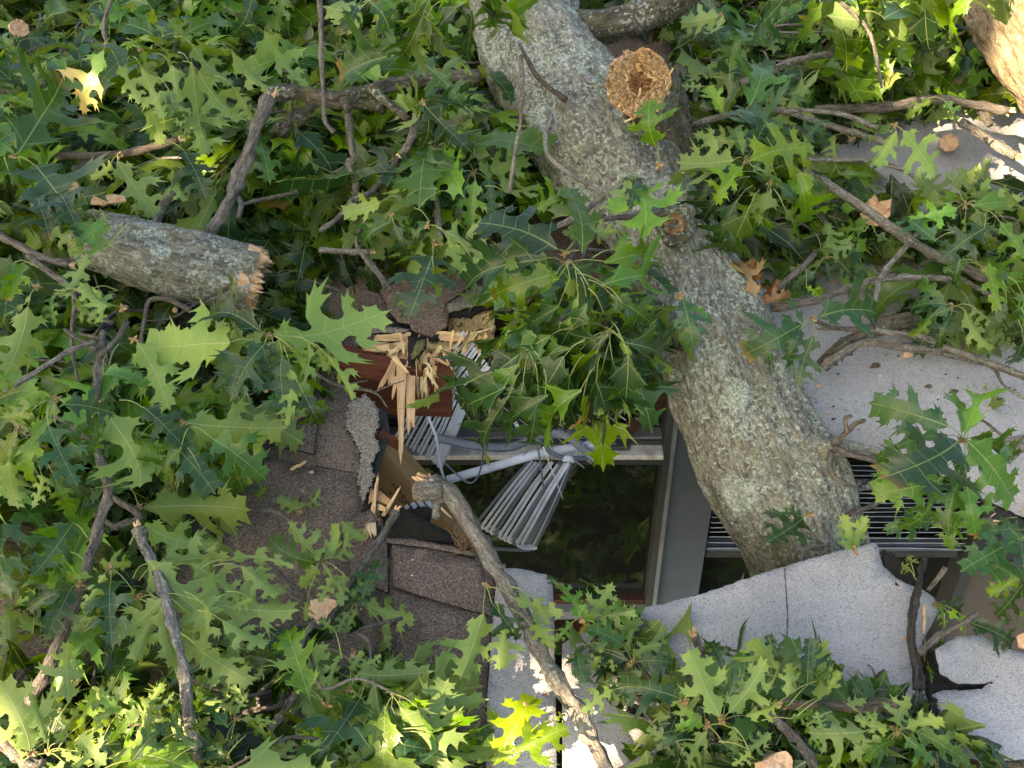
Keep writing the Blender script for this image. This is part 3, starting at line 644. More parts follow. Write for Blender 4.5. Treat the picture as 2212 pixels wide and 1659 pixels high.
stamp('S-DRY', .016, .09, .060); stamp('SPF', .030, .13, .075); stamp('19', .015, .10, .088); stamp('KD', .016, .09, .105)
# end block of darker wood above it
q = np.array([R(*Z5(170, 340), .0), R(*Z5(300, 245), .0), R(*Z5(470, 370), -.02), R(*Z5(235, 405), -.02)])
V, Fc, _, _ = prism_geo(q, [(0, 3, 2, 1)], np.tile((0, 0, -.06), (4, 1)))
mesh('blocking', V, Fc, M_REDWOOD, house, attrs={'bco': ('FLOAT_VECTOR', V)})
# crumpled board and moulding under the near edge
board('fascia', [Z5(400, 1180), Z5(460, 1180), Z5(700, 1280), Z5(1100, 1480), Z5(1290, 1600), Z5(1290, 1625), Z5(350, 1480), Z5(350, 1430)], .62, .60, M_TAR)
sheet('torn_felt', [Z5(330, 1420), Z5(600, 1440), Z5(1000, 1510), Z5(1310, 1600), Z5(1300, 1640), Z5(900, 1560), Z5(340, 1480)], M_BROWN, house, h=.02, thick=.01, amp=1, grid=20, seed=50)
sheet('torn_felt', [Z5(480, 1110), Z5(620, 1085), Z5(800, 1090), Z5(850, 1140), Z5(790, 1230), Z5(700, 1250), Z5(560, 1200), Z5(470, 1160)], M_TAR, house, h=-.03, thick=.02, amp=2, step=5, grid=14, seed=51, bump=.03)
sheet('torn_felt', [Z5(430, 1180), Z5(480, 1180), Z5(1060, 1450), Z5(1000, 1440), Z5(640, 1290)], M_BROWN, house, h=-.02, thick=.008, amp=1, step=6, grid=14, seed=52)
rs = np.random.RandomState(90); bag = Bag()
for i in range(90):
    p = R(*Z5(1170+rs.randn()*70, 1475+rs.randn()*60), rs.uniform(-.02, .02)); d = nz(rs.randn(3)); e = nz(rs.randn(3)); L = rs.uniform(.01, .035)
    bag.add(*tube_geo([p-d*L, p+e*L*.4, p+d*L], [.0006, .0009, .0005], seg=4, sub=3, rough=.1, seed=i))
o = bag.build('dry_fibre', wood_material('dry_fibre', (.14, .08, .04), (.27, .17, .09), (.40, .28, .16))); tag(o, 'tuft of dry brown fibre at the lower edge of the hole behind the diagonal branch', 'fibre tuft')
# ================================================================== BROKEN BLINDS
bl = empty('window_blind', Wp(1106, 900, .1), 'mangled pale grey mini blind hanging out of the broken window', 'window blind')
def ribbon(name, P, wpx, mat, wdir=None, bow=.18, th=.0006, sub=6, parent=bl):
    pts = cr([np.append(p, 1) for p in P], sub); pts = [p[:3] for p in pts]; V = []; Fc = []; n = len(pts)
    for i, p in enumerate(pts):
        t = nz(pts[min(i+1, n-1)]-pts[max(i-1, 0)]); vw = nz(C-p) if wdir is None else nz(wdir)
        s = nz(np.cross(t, vw)); nn = np.cross(s, t); w = wpx*dist(p)/F/2
        for k, u in enumerate((-1, -.5, 0, .5, 1)): V.append(p+s*u*w+nn*bow*w*(1-u*u))
        for k, u in enumerate((-1, -.5, 0, .5, 1)): V.append(p+s*u*w+nn*(bow*w*(1-u*u)-th))
        if i:
            o = 10*(i-1)
            for k in range(4): Fc += [(o+k, o+k+1, o+11+k, o+10+k), (o+5+k, o+15+k, o+16+k, o+6+k)]
            Fc += [(o, o+10, o+15, o+5), (o+4, o+9, o+19, o+14)]
    return mesh(name, V, Fc, mat, parent, True, attrs={'bco': ('FLOAT_VECTOR', np.array(V))})
for i in range(13):
    j = np.random.RandomState(i).uniform(-2, 2, 6); o = .10+.006*i
    Pp = [Wp(852+8.2*i+j[0], 947+5.2*i+j[1], o), Wp(893+7.5*i+j[2], 880+4.5*i, o), Wp(940+6*i+j[3], 800+5.5*i, o), Wp(1003+5*i+j[4], 715+7*i+j[5], o)]
    ribbon('slat', Pp, 6 if i < 11 else 13, M_SLAT, wdir=[.3, -1, .9] if i < 11 else None)
for i, (x, y) in enumerate([(1262, 1010), (1278, 1001), (1297, 983), (1310, 972), (1316, 959), (1324, 947), (1335, 932), (1342, 919), (1352, 907), (1360, 895), (1368, 884), (1376, 872), (1384, 861)]):
    jj = np.random.RandomState(i+50).uniform(-5, 5, 2); o = .09+.003*i
    ribbon('slat', [Wp(x-175+jj[0], y-128+jj[1], o+.03), Wp(x-80, y-60, o), Wp(x, y, o)], 3.6, M_SLATW, wdir=[0, 0, 1], bow=.1, th=.0012)
for i in range(11):
    t = i/10; j = np.random.RandomState(i+80).uniform(-3, 3, 4); o = .20+.010*i
    tp = (1143+88*t+j[0], 996+6*t+j[1]); bt = (1026+96*t, 1132+50*t**.8)
    Pp = [Wp(*tp, o), Wp(tp[0]*.65+bt[0]*.35-2, tp[1]*.65+bt[1]*.35, o+.01), Wp(tp[0]*.25+bt[0]*.75+2, tp[1]*.25+bt[1]*.75-2, o+.02), Wp(bt[0]+6, bt[1]-1, o+.02), Wp(bt[0]+26+12*t, bt[1]-4+6*t, o+.02)]
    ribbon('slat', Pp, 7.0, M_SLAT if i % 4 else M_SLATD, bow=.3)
for i, (q0, q1) in enumerate([((1222, 1000), (1120, 1172)), ((1228, 1003), (1135, 1180)), ((1231, 1004), (1147, 1187)), ((1215, 998), (1105, 1165))]):
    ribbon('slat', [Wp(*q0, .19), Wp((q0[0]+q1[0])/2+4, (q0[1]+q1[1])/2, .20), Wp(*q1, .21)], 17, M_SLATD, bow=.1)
ribbon('bottom_rail', [Wp(1056, 1184, .27), Wp(1100, 1187, .26), Wp(1146, 1188, .25)], 8, M_SLATD)
ribbon('bottom_rail', [Wp(1232, 1002, .26), Wp(1190, 1100, .26), Wp(1147, 1188, .26)], 3, M_SLAT)
for i in range(6):
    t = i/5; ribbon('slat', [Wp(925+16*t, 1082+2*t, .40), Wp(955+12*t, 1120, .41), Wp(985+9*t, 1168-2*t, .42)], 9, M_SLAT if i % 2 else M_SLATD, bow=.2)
for i in range(5): ribbon('slat', [Wp(862+14*i, 1098-6*i, .5), Wp(880+13*i, 1120-6*i, .5)], 10, M_SLAT, bow=.2)
ribbon('valance', [Wp(966, 1037, .26), Wp(1060, 1010, .27), Wp(1150, 984, .27), Wp(1220, 970, .26), Wp(1292, 958, .25)], 19, M_SLAT, bow=.35)
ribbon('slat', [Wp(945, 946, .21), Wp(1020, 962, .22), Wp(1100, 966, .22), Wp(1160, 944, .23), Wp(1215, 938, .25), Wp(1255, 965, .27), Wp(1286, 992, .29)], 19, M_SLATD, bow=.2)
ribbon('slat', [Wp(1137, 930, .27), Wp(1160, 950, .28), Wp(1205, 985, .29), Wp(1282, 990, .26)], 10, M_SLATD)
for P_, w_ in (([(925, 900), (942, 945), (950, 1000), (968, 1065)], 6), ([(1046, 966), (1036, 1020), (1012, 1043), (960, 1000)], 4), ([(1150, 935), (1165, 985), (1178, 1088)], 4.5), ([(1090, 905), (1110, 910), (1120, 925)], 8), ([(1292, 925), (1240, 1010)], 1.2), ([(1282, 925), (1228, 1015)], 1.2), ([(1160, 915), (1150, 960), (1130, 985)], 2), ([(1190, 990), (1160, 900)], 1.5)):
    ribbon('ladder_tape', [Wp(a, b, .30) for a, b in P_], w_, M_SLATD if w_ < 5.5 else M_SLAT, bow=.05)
tube('wand', [Wp(1172, 960, .31), Wp(1190, 1010, .31), Wp(1216, 1078, .31)], [.0016]*3, M_SLATW, bl, seg=6, rough=0)
tube('tassel', [Wp(1215, 995, .32), Wp(1228, 990, .32), Wp(1240, 998, .32)], [.003, .010, .004], M_SLAT, bl, seg=10, rough=0)
# ================================================================== FALLEN TREE
def pw(px, p): return px*dist(p)/F
def wood_cap(name, c, ax_, r, mat_in, mat_out, rs, parent, rough=.25, crater=.4, seg=110, rings=30, mat_mid=None, heart=.34):
    """torn cross-section: fibres stand up in irregular clumps, the rim is ragged"""
    ax_ = nz(ax_); u = nz(np.cross(ax_, [0.2, .4, 1])); w = np.cross(ax_, u); V = []; B = []; Fc = []; mi = []
    sd = rs.rand()*50
    for i in range(rings+1):
        q = i/rings
        for k in range(seg):
            a = 2*math.pi*k/seg; cx, cy = math.cos(a), math.sin(a); rim = 1+.13*noise.noise(Vector((cx*1.5+sd, cy*1.5, 1)))+.05*noise.noise(Vector((cx*7+sd, cy*7, 1)))
            z = r*rough*1.3*noise.fractal(Vector((cx*q*1.6+sd, cy*q*1.6, 4)), .7, 2, 4)
            f = abs(noise.noise(Vector((cx*q*7+sd, cy*q*7, 2)))); z += r*.34*f*(.4+q)
            z += r*.16*noise.noise(Vector((cx*q*22+sd, cy*q*22, 9)))+r*.07*noise.noise(Vector((q*26, a*.7, sd)))
            z -= crater*r*math.exp(-((q*(1+.5*noise.noise(Vector((cx+sd, cy, 7)))))/.36)**2)
            z += r*.24*max(0, q-.72)/.28*(noise.noise(Vector((cx*5+sd, cy*5, 11)))+.1)
            if i == rings: z = -r*.34
            V.append(c+(u*cx+w*cy)*r*q*rim+ax_*z); B.append((cx*r*q*2.2+sd, cy*r*q*2.2, z*.35))
    for i in range(rings):
        for k in range(seg):
            a = i*seg+k; b = i*seg+(k+1) % seg; Fc.append((a, a+seg, b+seg, b)); nv = noise.noise(Vector((math.cos(6.283*k/seg)*2+sd, math.sin(6.283*k/seg)*2, i*.2)))
            mi.append(0 if i/rings < heart+.18*nv else (1 if i/rings < .90+.06*nv else 2))
    return mesh(name, V, Fc, [mat_in, mat_mid or M_CAP, mat_out], parent, False, mi=mi, attrs={'bco': ('FLOAT_VECTOR', np.array(B))})
tax = [(1060, -170), (1130, 20), (1192, 160), (1275, 290), (1345, 400), (1425, 500), (1500, 620), (1548, 750), (1592, 870), (1648, 1000), (1706, 1110), (1752, 1220), (1800, 1350), (1835, 1440)]
trr = [122, 122, 126, 130, 120, 104, 106, 126, 130, 134, 133, 130, 126, 120]
thh = [.22, .22, .22, .22, .20, .19, .17, .12, .04, -.04, -.10, -.18, -.30, -.42]
tp_ = [R(x, y, h) for (x, y), h in zip(tax, thh)]
tree = empty('fallen_tree', tp_[6]-np.array([0, 0, .2]), 'huge grey fallen oak trunk spotted with pale lichen lying through the broken roof', 'fallen tree')
V, Fc, B = tube_geo(tp_, [pw(r, p) for r, p in zip(trr, tp_)], seg=150, sub=26, rough=.05, seed=3, stretch=.40, fine=.011)
# swellings where limbs leave the trunk
for (x, y, h, s, a) in ((1452, 488, .30, .075, .045), (1800, 990, .03, .09, .05), (1640, 655, .14, .07, .035), (1230, 70, .25, .12, .05), (1440, 300, .22, .14, .06), (1030, 150, .2, .10, .02), (1185, 268, .33, .06, .012)):
    c = R(x, y, h); dd = V-c; d2 = (dd**2).sum(1); V = V+nz((C-c)*.5+RT*(1 if x > 1300 else -1)*.6)*(a*np.exp(-d2/(2*s*s)))[:, None]
mesh('trunk', V, Fc, M_BARK, tree, True, attrs={'bco': ('FLOAT_VECTOR', B)})
def limb(name, pts, rpx, hs, mat, parent, **kw):
    P = [R(x, y, h) for (x, y), h in zip(pts, hs)]; o = tube(name, P, [pw(r, p) for r, p in zip(rpx, P)], mat, parent, **kw); return o, P
limb('limb', [(1190, 75), (1255, 62), (1320, 52), (1400, 30), (1460, -5), (1540, -60)], [62, 42, 36, 36, 36, 32], [.24, .27, .29, .31, .33, .35], M_BARKD, tree, seg=40, sub=12, rough=.08, fine=.006, seed=5)
# snapped stub
sp0 = R(1452, 340, .20); sp1 = R(1412, 215, .40); sp2 = R(1380, 180, .52)
r2 = pw(71, sp2)
tube('stub', [R(1470, 390, .1), sp0, sp1, sp2-nz(sp2-sp1)*.01], [pw(45, sp0), pw(52, sp0), pw(66, sp1), r2*.99], M_BARKD, tree, seg=48, sub=10, rough=.07, fine=.006, seed=6, capin=False)
wood_cap('broken_end', sp2, nz(nz(sp2-sp1)+nz(C-sp2)*.5), r2*1.0, M_HEART, M_WOODO, np.random.RandomState(5), tree, rough=.28, crater=.5)
rs = np.random.RandomState(77)
for i in range(60):
    a = rs.uniform(0, 6.28); q = rs.uniform(.35, 1.0); axv = nz(sp2-sp1); u = nz(np.cross(axv, [0, 0, 1])); w = np.cross(axv, u)
    p0 = sp2+(u*math.cos(a)+w*math.sin(a))*r2*q-axv*.02; d_ = nz(axv+.35*rs.randn(3))
    V_, F_, B_ = splinter_geo(p0, p0+d_*rs.uniform(.022, .045), .009*rs.uniform(.4, 1.5), .003, nz(u*math.cos(a)+w*math.sin(a)+.3*rs.randn(3)), rs, 2, .5, False)
    mesh('splinter', V_, F_, [M_WOOD, M_WOODO, M_WOOD][i % 3], tree, attrs={'bco': ('FLOAT_VECTOR', B_)})
# knot with callus on the trunk
kc = R(1455, 484, .36); V_, F_, B_ = tube_geo([kc+nz(kc-C)*.06, kc+nz(kc-C)*.02, kc, kc+nz(C-kc)*.008, kc+nz(C-kc)*.002], [pw(46, kc), pw(48, kc), pw(42, kc), pw(28, kc), pw(14, kc)], seg=40, sub=8, rough=.14, fine=.012, seed=9)
mesh('knot', V_, F_, M_BARKD, tree, True, attrs={'bco': ('FLOAT_VECTOR', B_)})
wood_cap('knot_scar', kc+nz(C-kc)*.012, C-kc+np.array([.8, 0, 0]), pw(24, kc), M_HEART, M_BARKD, np.random.RandomState(8), tree, rough=.3, crater=.7, mat_mid=M_HEART, seg=60, rings=16)
limb('stub', [(1740, 985), (1800, 968), (1860, 975), (1935, 992)], [34, 24, 17, 15], [.05, .10, .12, .12], M_BARK, tree, seg=24, sub=8, rough=.12, fine=.004, seed=11)
limb('stub', [(1560, 690), (1620, 662), (1655, 648)], [44, 26, 12], [.16, .16, .18], M_BARKD, tree, seg=24, sub=6, rough=.15, fine=.004, seed=12)
limb('stub', [(1780, 1040), (1830, 1052), (1900, 1048), (1945, 1075)], [24, 14, 12, 8], [-.10, -.06, -.04, -.05], M_BARKD, tree, seg=16, sub=6, rough=.2, seed=13)
for pts, rp, hs, mt in (([(1183, 242), (1190, 262), (1178, 290), (1184, 335), (1220, 368), (1260, 392), (1330, 440), (1392, 488)], [7, 7, 5, 5, 5.5, 6, 6, 5], [.40, .44, .46, .46, .45, .43, .42, .42], M_TWIGP),
                        ([(1122, 95), (1150, 150), (1175, 180), (1222, 216)], [4, 5, 5, 7], [.46, .43, .40, .36], M_TWIGD),
                        ([(1800, 962), (1828, 935), (1848, 915), (1868, 908)], [8, 6, 5, 4], [.13, .17, .20, .22], M_TWIG), ([(1795, 975), (1795, 1020), (1820, 1042), (1845, 1052)], [6, 6, 6, 4], [.12, .13, .12, .10], M_TWIG),
                        ([(1800, 968), (1862, 988), (1900, 998)], [6, 5, 5], [.14, .14, .14], M_TWIG), ([(1830, 935), (1826, 905), (1838, 897)], [5, 4, 3], [.18, .2, .22], M_TWIG),
                        ([(1385, 395), (1345, 400), (1310, 420), (1240, 470), (1180, 500)], [5, 6, 7, 7, 6], [.36, .38, .38, .36, .34], M_TWIGP),
                        ([(1640, 660), (1680, 622), (1730, 580), (1762, 545)], [9, 7, 7, 5], [.18, .19, .2, .2], M_TWIG)):
    limb('twig', pts, rp, hs, mt, tree, seg=9, sub=6, rough=.14, knots=8, seed=len(pts)+int(rp[0]*7))
# ================================================================== LOGS AND STICKS
def log(label, pts, rpx, hs, mat, name='log', cat='log', cap=None, seg=64, fine=.008, **kw):
    P = [R(x, y, h) for (x, y), h in zip(pts, hs)]
    t = empty(name, P[len(P)//2]-RN*pw(rpx[0], P[0]), label, cat)
    tube('bark', P, [pw(r, p) for r, p in zip(rpx, P)], mat, t, seg=seg, sub=14, rough=.06, fine=fine, capin=False, **kw)
    if cap:
        for e in cap:
            c, ax_, r = (P[-1], P[-1]-P[-2], rpx[-1]) if e == 1 else (P[0], P[0]-P[1], rpx[0])
            wood_cap('broken_end', c-nz(ax_)*.002, ax_, pw(r, c)*.99, M_HEART if r > 40 else M_WOOD, M_WOODO, np.random.RandomState(int(c[0]*100) % 97+3), t, rough=.22, crater=.15, seg=100 if r > 30 else 20, rings=26 if r > 30 else 5)
            rr = np.random.RandomState(3+int(r))
            if r > 40:
                u = nz(np.cross(ax_, [0, 0, 1])); w = np.cross(nz(ax_), u)
                for i in range(46):
                    a = rr.uniform(0, 6.28); p0 = c+(u*math.cos(a)+w*math.sin(a))*pw(r, c)*rr.uniform(.6, .97)-nz(ax_)*.02; d_ = nz(nz(ax_)+.3*rr.randn(3))
                    V_, F_, B_ = splinter_geo(p0, p0+d_*rr.uniform(.014, .03), .008*rr.uniform(.5, 1.5), .005, nz(rr.randn(3)), rr, 2, .5)
                    mesh('splinter', V_, F_, [M_WOOD, M_WOODO][i % 2], t, attrs={'bco': ('FLOAT_VECTOR', B_)})
    return t
log('short thick log with a snapped orange end and blue-grey lichen lying in the leaves', [(178, 514), (300, 545), (430, 575), (549, 606)], [62, 73, 75, 72], [.25, .235, .20, .165], M_BARK, cap=[1], seed=21, stretch=.34)
log('dark mossy log end at the left edge above the bare shingles', [(-120, 1110), (-20, 1128), (60, 1150), (118, 1166)], [52, 50, 46, 34], [.09, .09, .09, .08], M_BARKD, seed=22, cap=[1], stretch=.3)
log('massive sunlit rough trunk crossing the upper right corner', [(2080, -190), (2180, -40), (2270, 100), (2380, 260), (2480, 400)], [100, 105, 112, 118, 118], [.45, .42, .38, .33, .3], M_BARKS, name='log', seed=23, seg=120, fine=.016, stretch=.3)
def stick(label, pts, r0, r1, h, mat, ends='', knots=5, kids=(), cat='stick', name='stick', seg=10, rough=.12, group=None):
    n = len(pts); hs = h if isinstance(h, (list, tuple)) else [h]*n
    if len(hs) == 2 and n > 2: hs = [hs[0]+(hs[1]-hs[0])*i/(n-1) for i in range(n)]
    P = [R(x, y, q) for (x, y), q in zip(pts, hs)]; sd = int(pts[0][0]*3+pts[0][1]*7) % 991
    t = empty(name, P[n//2], label, cat, group)
    rp = [r0+(r1-r0)*i/(n-1) for i in range(n)]
    big = max(r0, r1) > 10
    tube('bark', P, [pw(r, p) for r, p in zip(rp, P)], mat, t, seg=28 if big else seg, sub=16 if big else 8, rough=rough*(1.6 if big else 1.3), knots=knots*3, seed=sd, fine=.0045 if big else .0009)
    rs = np.random.RandomState(sd)
    for e in ends:
        c, d, r = (P[0], P[0]-P[1], rp[0]) if e == 's' else (P[-1], P[-1]-P[-2], rp[-1])
        d = nz(d); w_ = pw(r, c); bag = Bag()
        u = nz(np.cross(d, [0, 0, 1])); v = np.cross(d, u)
        for i in range(7):
            a = rs.uniform(0, 6.28); p0 = c+(u*math.cos(a)+v*math.sin(a))*w_*.55-d*w_*.8
            V_, F_, B_ = splinter_geo(p0, p0+nz(d+.25*rs.randn(3))*w_*rs.uniform(1.3, 3.0), w_*rs.uniform(.7, 1.2), w_*.25, nz(u*math.cos(a)+v*math.sin(a)), rs, 2, .45)
            bag.add(V_, F_, B_)
        bag.build('splintered_end', M_WOODO if r > 8 else M_WOOD, t, smooth=False)
    for kp, ra, rb, hh in kids:
        Q = [R(x, y, z) for (x, y), z in zip(kp, hh if isinstance(hh, (list, tuple)) else [hh]*len(kp))]
        tube('twig', Q, [pw(ra+(rb-ra)*i/(len(Q)-1), q) for i, q in enumerate(Q)], mat, t, seg=8, sub=5, rough=.15, knots=4, seed=sd+len(kp))
    return t
ST = [
 ('long thick branch with flaking bark leaning diagonally over the hole onto the white strip', [(930, 1040), (985, 1085), (1048, 1190), (1110, 1300), (1172, 1410), (1228, 1510), (1300, 1640), (1350, 1760)], 20, 15, [.16, .15, .13, .11, .10, .09, .08, .08], M_TWIGP, 's', 9, [([(955, 1060), (905, 1062), (928, 1040)], 22, 16, .16), ([(945, 1080), (940, 1120)], 9, 8, .14), ([(1070, 1225), (1092, 1222)], 5, 4, .14), ([(1120, 1310), (1150, 1296)], 8, 6, .12)]),
 ('long slim bare branch running down the left side beside the bluish leaf', [(222, 718), (210, 830), (207, 960), (232, 1045), (222, 1110), (196, 1200), (150, 1340), (115, 1420), (60, 1520)], 8, 12, [.30, .29, .28, .27, .25, .23, .20, .18, .15], M_TWIG, '', 8, [([(215, 770), (250, 735), (275, 695)], 6, 5, .31), ([(210, 755), (165, 730), (140, 712)], 5, 4, .31), ([(200, 950), (165, 930), (130, 905), (110, 900)], 6, 4, .28)]),
 ('stick with a peeled orange tip standing in the pale leaves lower left', [(298, 1142), (318, 1185), (345, 1250), (378, 1370), (398, 1450), (408, 1560), (425, 1640)], 11, 12, [.27, .27, .27, .27, .26, .24, .2], M_TWIGP, 's', 8, [([(400, 1460), (440, 1480), (480, 1490), (500, 1500)], 7, 5, .13)]),
 ('straight broken branch leaning up from behind the short log', [(440, 518), (480, 465), (510, 400), (540, 320), (582, 212)], 10, 14, [.22, .26, .28, .32, .36], M_TWIG, 'e', 7, [([(505, 420), (520, 440), (515, 470)], 6, 5, .26)]),
 ('dark mossy limb running from the broken branch to the trunk', [(580, 205), (650, 200), (720, 212), (800, 195), (900, 172), (1035, 165)], 16, 16, [.33, .32, .31, .30, .28, .26], M_BARKD, '', 9, [([(740, 215), (752, 238)], 8, 6, .33), ([(800, 190), (840, 225), (882, 258)], 9, 8, .33)]),
 ('mottled grey limb under the mossy limb', [(600, 285), (660, 245), (720, 220), (830, 225)], 16, 15, .24, M_BARKD, '', 6),
 ('dark pencil-thin stick lying level in the upper left leaves', [(60, 336), (200, 336), (300, 326), (386, 302)], 6, 8, [.25, .28], M_TWIGD, 'e', 6),
 ('short grey stick below the level dark stick', [(160, 372), (195, 352), (240, 340)], 9, 8, .22, M_TWIG),
 ('short stick poking up just above the short log', [(335, 485), (355, 440), (380, 408)], 10, 9, [.2, .26], M_TWIGP, '', 3),
 ('thin hanging twig dropping from the top edge left of the trunk', [(690, -40), (695, 120), (699, 215), (702, 262), (722, 285)], 5, 4, [.62, .55, .50, .48, .46], M_TWIG, '', 10),
 ('curved twig at the top edge above the cream-tipped leaf', [(248, -20), (232, 20), (224, 60), (230, 90)], 4, 4, [.5, .42], M_TWIGP, '', 3),
 ('forked hanging branch in the middle of the left leaf pile', [(752, 245), (760, 320), (765, 345), (755, 355), (770, 400), (762, 470)], 8, 6, [.30, .22], M_TWIG, '', 8, [([(765, 345), (740, 365), (650, 410), (520, 442)], 6, 4, .22), ([(765, 430), (800, 415), (840, 370), (868, 330)], 5, 7, .26)]),
 ('knobby peeled stick hanging left of the trunk', [(902, 236), (895, 280), (878, 320), (866, 332)], 8, 7, [.34, .28], M_TWIGP, 'e', 6),
 ('short peeled stick standing under the dark hanging leaf', [(942, 418), (946, 470), (952, 522)], 6, 6, [.26, .22], M_TWIGP, 'e', 4),
 ('slender twig hanging in front of the big trunk', [(1126, 120), (1128, 200), (1124, 262), (1115, 320), (1100, 415)], 4, 3.5, [.52, .50, .45, .40, .35], M_TWIGP, '', 14),
 ('arched pale twig sweeping right from the snapped stub', [(1480, 282), (1530, 260), (1620, 241), (1740, 238), (1830, 250), (1895, 275), (1940, 268)], 6, 4, [.22, .30, .32, .32, .31, .30, .30], M_TWIGP, '', 14),
 ('grey stick under the arched twig on the right', [(1680, 236), (1760, 262), (1850, 288), (1915, 308)], 5, 6, .2, M_TWIGP, '', 8),
 ('long straight grey branch crossing over the orange wood chunk', [(1735, 372), (1800, 405), (1880, 460), (1958, 514), (2010, 545), (2080, 575), (2170, 612)], 9, 10, [.26, .25, .24, .24, .2, .17, .14], M_TWIGP, '', 8),
 ('thin grey twig bending down on the upper right white roof', [(1745, 345), (1880, 349), (1960, 372), (2012, 430)], 4.5, 3.5, [.24, .2], M_TWIGP, '', 9),
 ('smooth grey branch among the upper right leaves', [(1600, 178), (1660, 158), (1712, 133), (1800, 116)], 8, 7, .26, M_TWIGP, '', 4),
 ('thin dark twig hanging from the top right leaves', [(1815, 5), (1865, 50), (1885, 90), (1898, 150), (1904, 190)], 4, 3, [.5, .4], M_TWIG, '', 9),
 ('broken brown branch with a splintered tip near the right edge', [(2075, 262), (2120, 290), (2160, 318), (2195, 338)], 9, 9, .16, M_TWIGP, 'e', 4),
 ('rough sunlit branch with a ragged end below the corner trunk', [(1760, 236), (1900, 232), (2030, 215), (2110, 228), (2178, 240)], 9, 8, [.2, .2, .22, .22, .22], M_TWIG, 'e', 8, [([(2118, 232), (2130, 255), (2138, 270)], 12, 7, .2)]),
 ('long bent twig starting at the trunk and crossing above the white roof', [(1650, 668), (1760, 648), (1850, 616), (1900, 603), (1960, 599), (2070, 606), (2150, 640)], 8, 6, [.12, .16, .2, .2, .2, .17, .12], M_TWIGP, '', 10, [([(1900, 603), (1915, 580), (1945, 545), (1985, 500)], 6, 5, .23), ([(1900, 600), (1892, 640), (1870, 690), (1858, 712)], 6, 5, .22)]),
 ('thick dark forked branch lying on the white roof right of the trunk', [(1775, 792), (1800, 768), (1850, 736), (1900, 708), (1945, 692), (1990, 712)], 16, 17, [.05, .07, .09, .09, .08, .05], M_BARKD, '', 4),
 ('long pale twig lying across the white roof, upper of two parallel ones', [(1770, 708), (1880, 714), (1990, 728), (2050, 755), (2130, 780), (2240, 820)], 5, 6, [.18, .17, .15, .14, .13, .12], M_TWIGP, '', 9, [([(1770, 708), (1760, 700)], 5, 4, .18)]),
 ('long grey branch lying across the white roof, lower of two parallel ones', [(1778, 795), (1800, 775), (1868, 740), (1960, 750), (2050, 765), (2150, 790), (2260, 830)], 9, 8, [.08, .1, .12, .12, .11, .1, .1], M_TWIGP, '', 9, [([(2125, 785), (2150, 800), (2170, 835), (2215, 862)], 4, 3, .08)]),
 ('fine reddish twig on the white roof behind the large right leaves', [(2080, 890), (2125, 910), (2165, 940), (2200, 955)], 3, 3, .05, M_TWIG, '', 6),
 ('pale straight twig reaching in from the right edge above the white roof', [(2140, 955), (2180, 950), (2260, 935)], 5, 6, .1, M_TWIGP, '', 3),
 ('stout grey twig at the right edge below the large right leaves', [(2150, 1010), (2185, 985), (2260, 920)], 7, 10, .14, M_TWIGP, '', 3),
 ('grey stick with a fresh pink broken tip in front of the dark blinds', [(1985, 1108), (2040, 1122), (2090, 1130), (2140, 1128)], 9, 10, .02, M_TWIG, 'e', 6),
 ('thin stick slanting up in front of the dark blinds', [(1835, 1110), (1870, 1098), (1905, 1080)], 5, 5, .02, M_TWIG, '', 3),
 ('curved weathered black strip standing beside the torn white sheet', [(1997, 1205), (1985, 1260), (1972, 1320), (1968, 1380), (1982, 1440), (1988, 1490)], 8, 11, [.07, .08, .08, .08, .07, .06], M_DEAD, '', 3),
 ('bare twig poking out over the torn gap at lower right', [(1985, 1412), (2030, 1372), (2080, 1345), (2115, 1322)], 7, 5, [.09, .12], M_TWIG, '', 5, [([(2005, 1275), (2025, 1250), (2042, 1225)], 4, 6, [.08, .1, .12])]),
 ('short dark log with a cut yellow end lying on the bottom leaves', [(1690, 1523), (1760, 1524), (1850, 1526), (1935, 1521)], 12, 12, .16, M_TWIGD, 's', 4),
 ('short branch with an orange tip rising from the bottom right leaves', [(1498, 1372), (1512, 1405), (1532, 1455), (1560, 1500)], 9, 11, [.16, .12, .08, .06], M_TWIG, 's', 4),
 ('smooth grey stick sloping through the bottom right leaves', [(1640, 1515), (1690, 1570), (1735, 1620), (1780, 1690)], 9, 12, .14, M_TWIG, '', 3),
 ('dark stick lying along the bottom right edge', [(2035, 1638), (2120, 1650), (2230, 1655)], 6, 9, .06, M_TWIGD, '', 4),
 ('straight grey stick pointing up beside the near edge of the hole', [(856, 1104), (830, 1150), (795, 1200), (745, 1270), (705, 1345)], 8, 9, [.10, .09, .09, .08, .08], M_TWIG, 's', 5),
 ('thin twig curving over the brown shingles', [(525, 1102), (590, 1104), (630, 1130), (665, 1170), (692, 1195)], 4, 4.5, .05, M_TWIG, '', 6),
 ('stout stick at the bottom left corner', [(-40, 1585), (30, 1622), (85, 1665)], 13, 14, .24, M_TWIGP, '', 3),
 ('thin twig zigzagging across the brown shingles below the pale cluster', [(570, 1215), (615, 1250), (630, 1285), (660, 1300)], 5, 6, .07, M_TWIG, '', 5, [([(620, 1255), (625, 1300)], 6, 5, .07)]),
 ('forked twig on the shingles near the bottom', [(480, 1560), (540, 1535), (600, 1525), (612, 1500)], 6, 5, .1, M_TWIG, '', 5, [([(560, 1530), (560, 1500), (590, 1470)], 5, 3, .1)]),
 ('dark stick at the bottom beside the grey felt patch', [(640, 1500), (612, 1540), (580, 1580)], 9, 7, .12, M_TWIG, '', 3),
 ('thin twig running down over the grey felt patch', [(665, 1525), (700, 1575), (745, 1640)], 4, 5, .08, M_TWIG, '', 4),
 ('pale snapped twig beside the tan bark chip', [(648, 1400), (660, 1370), (682, 1345)], 5, 6, .1, M_TWIGP, 'e', 2),
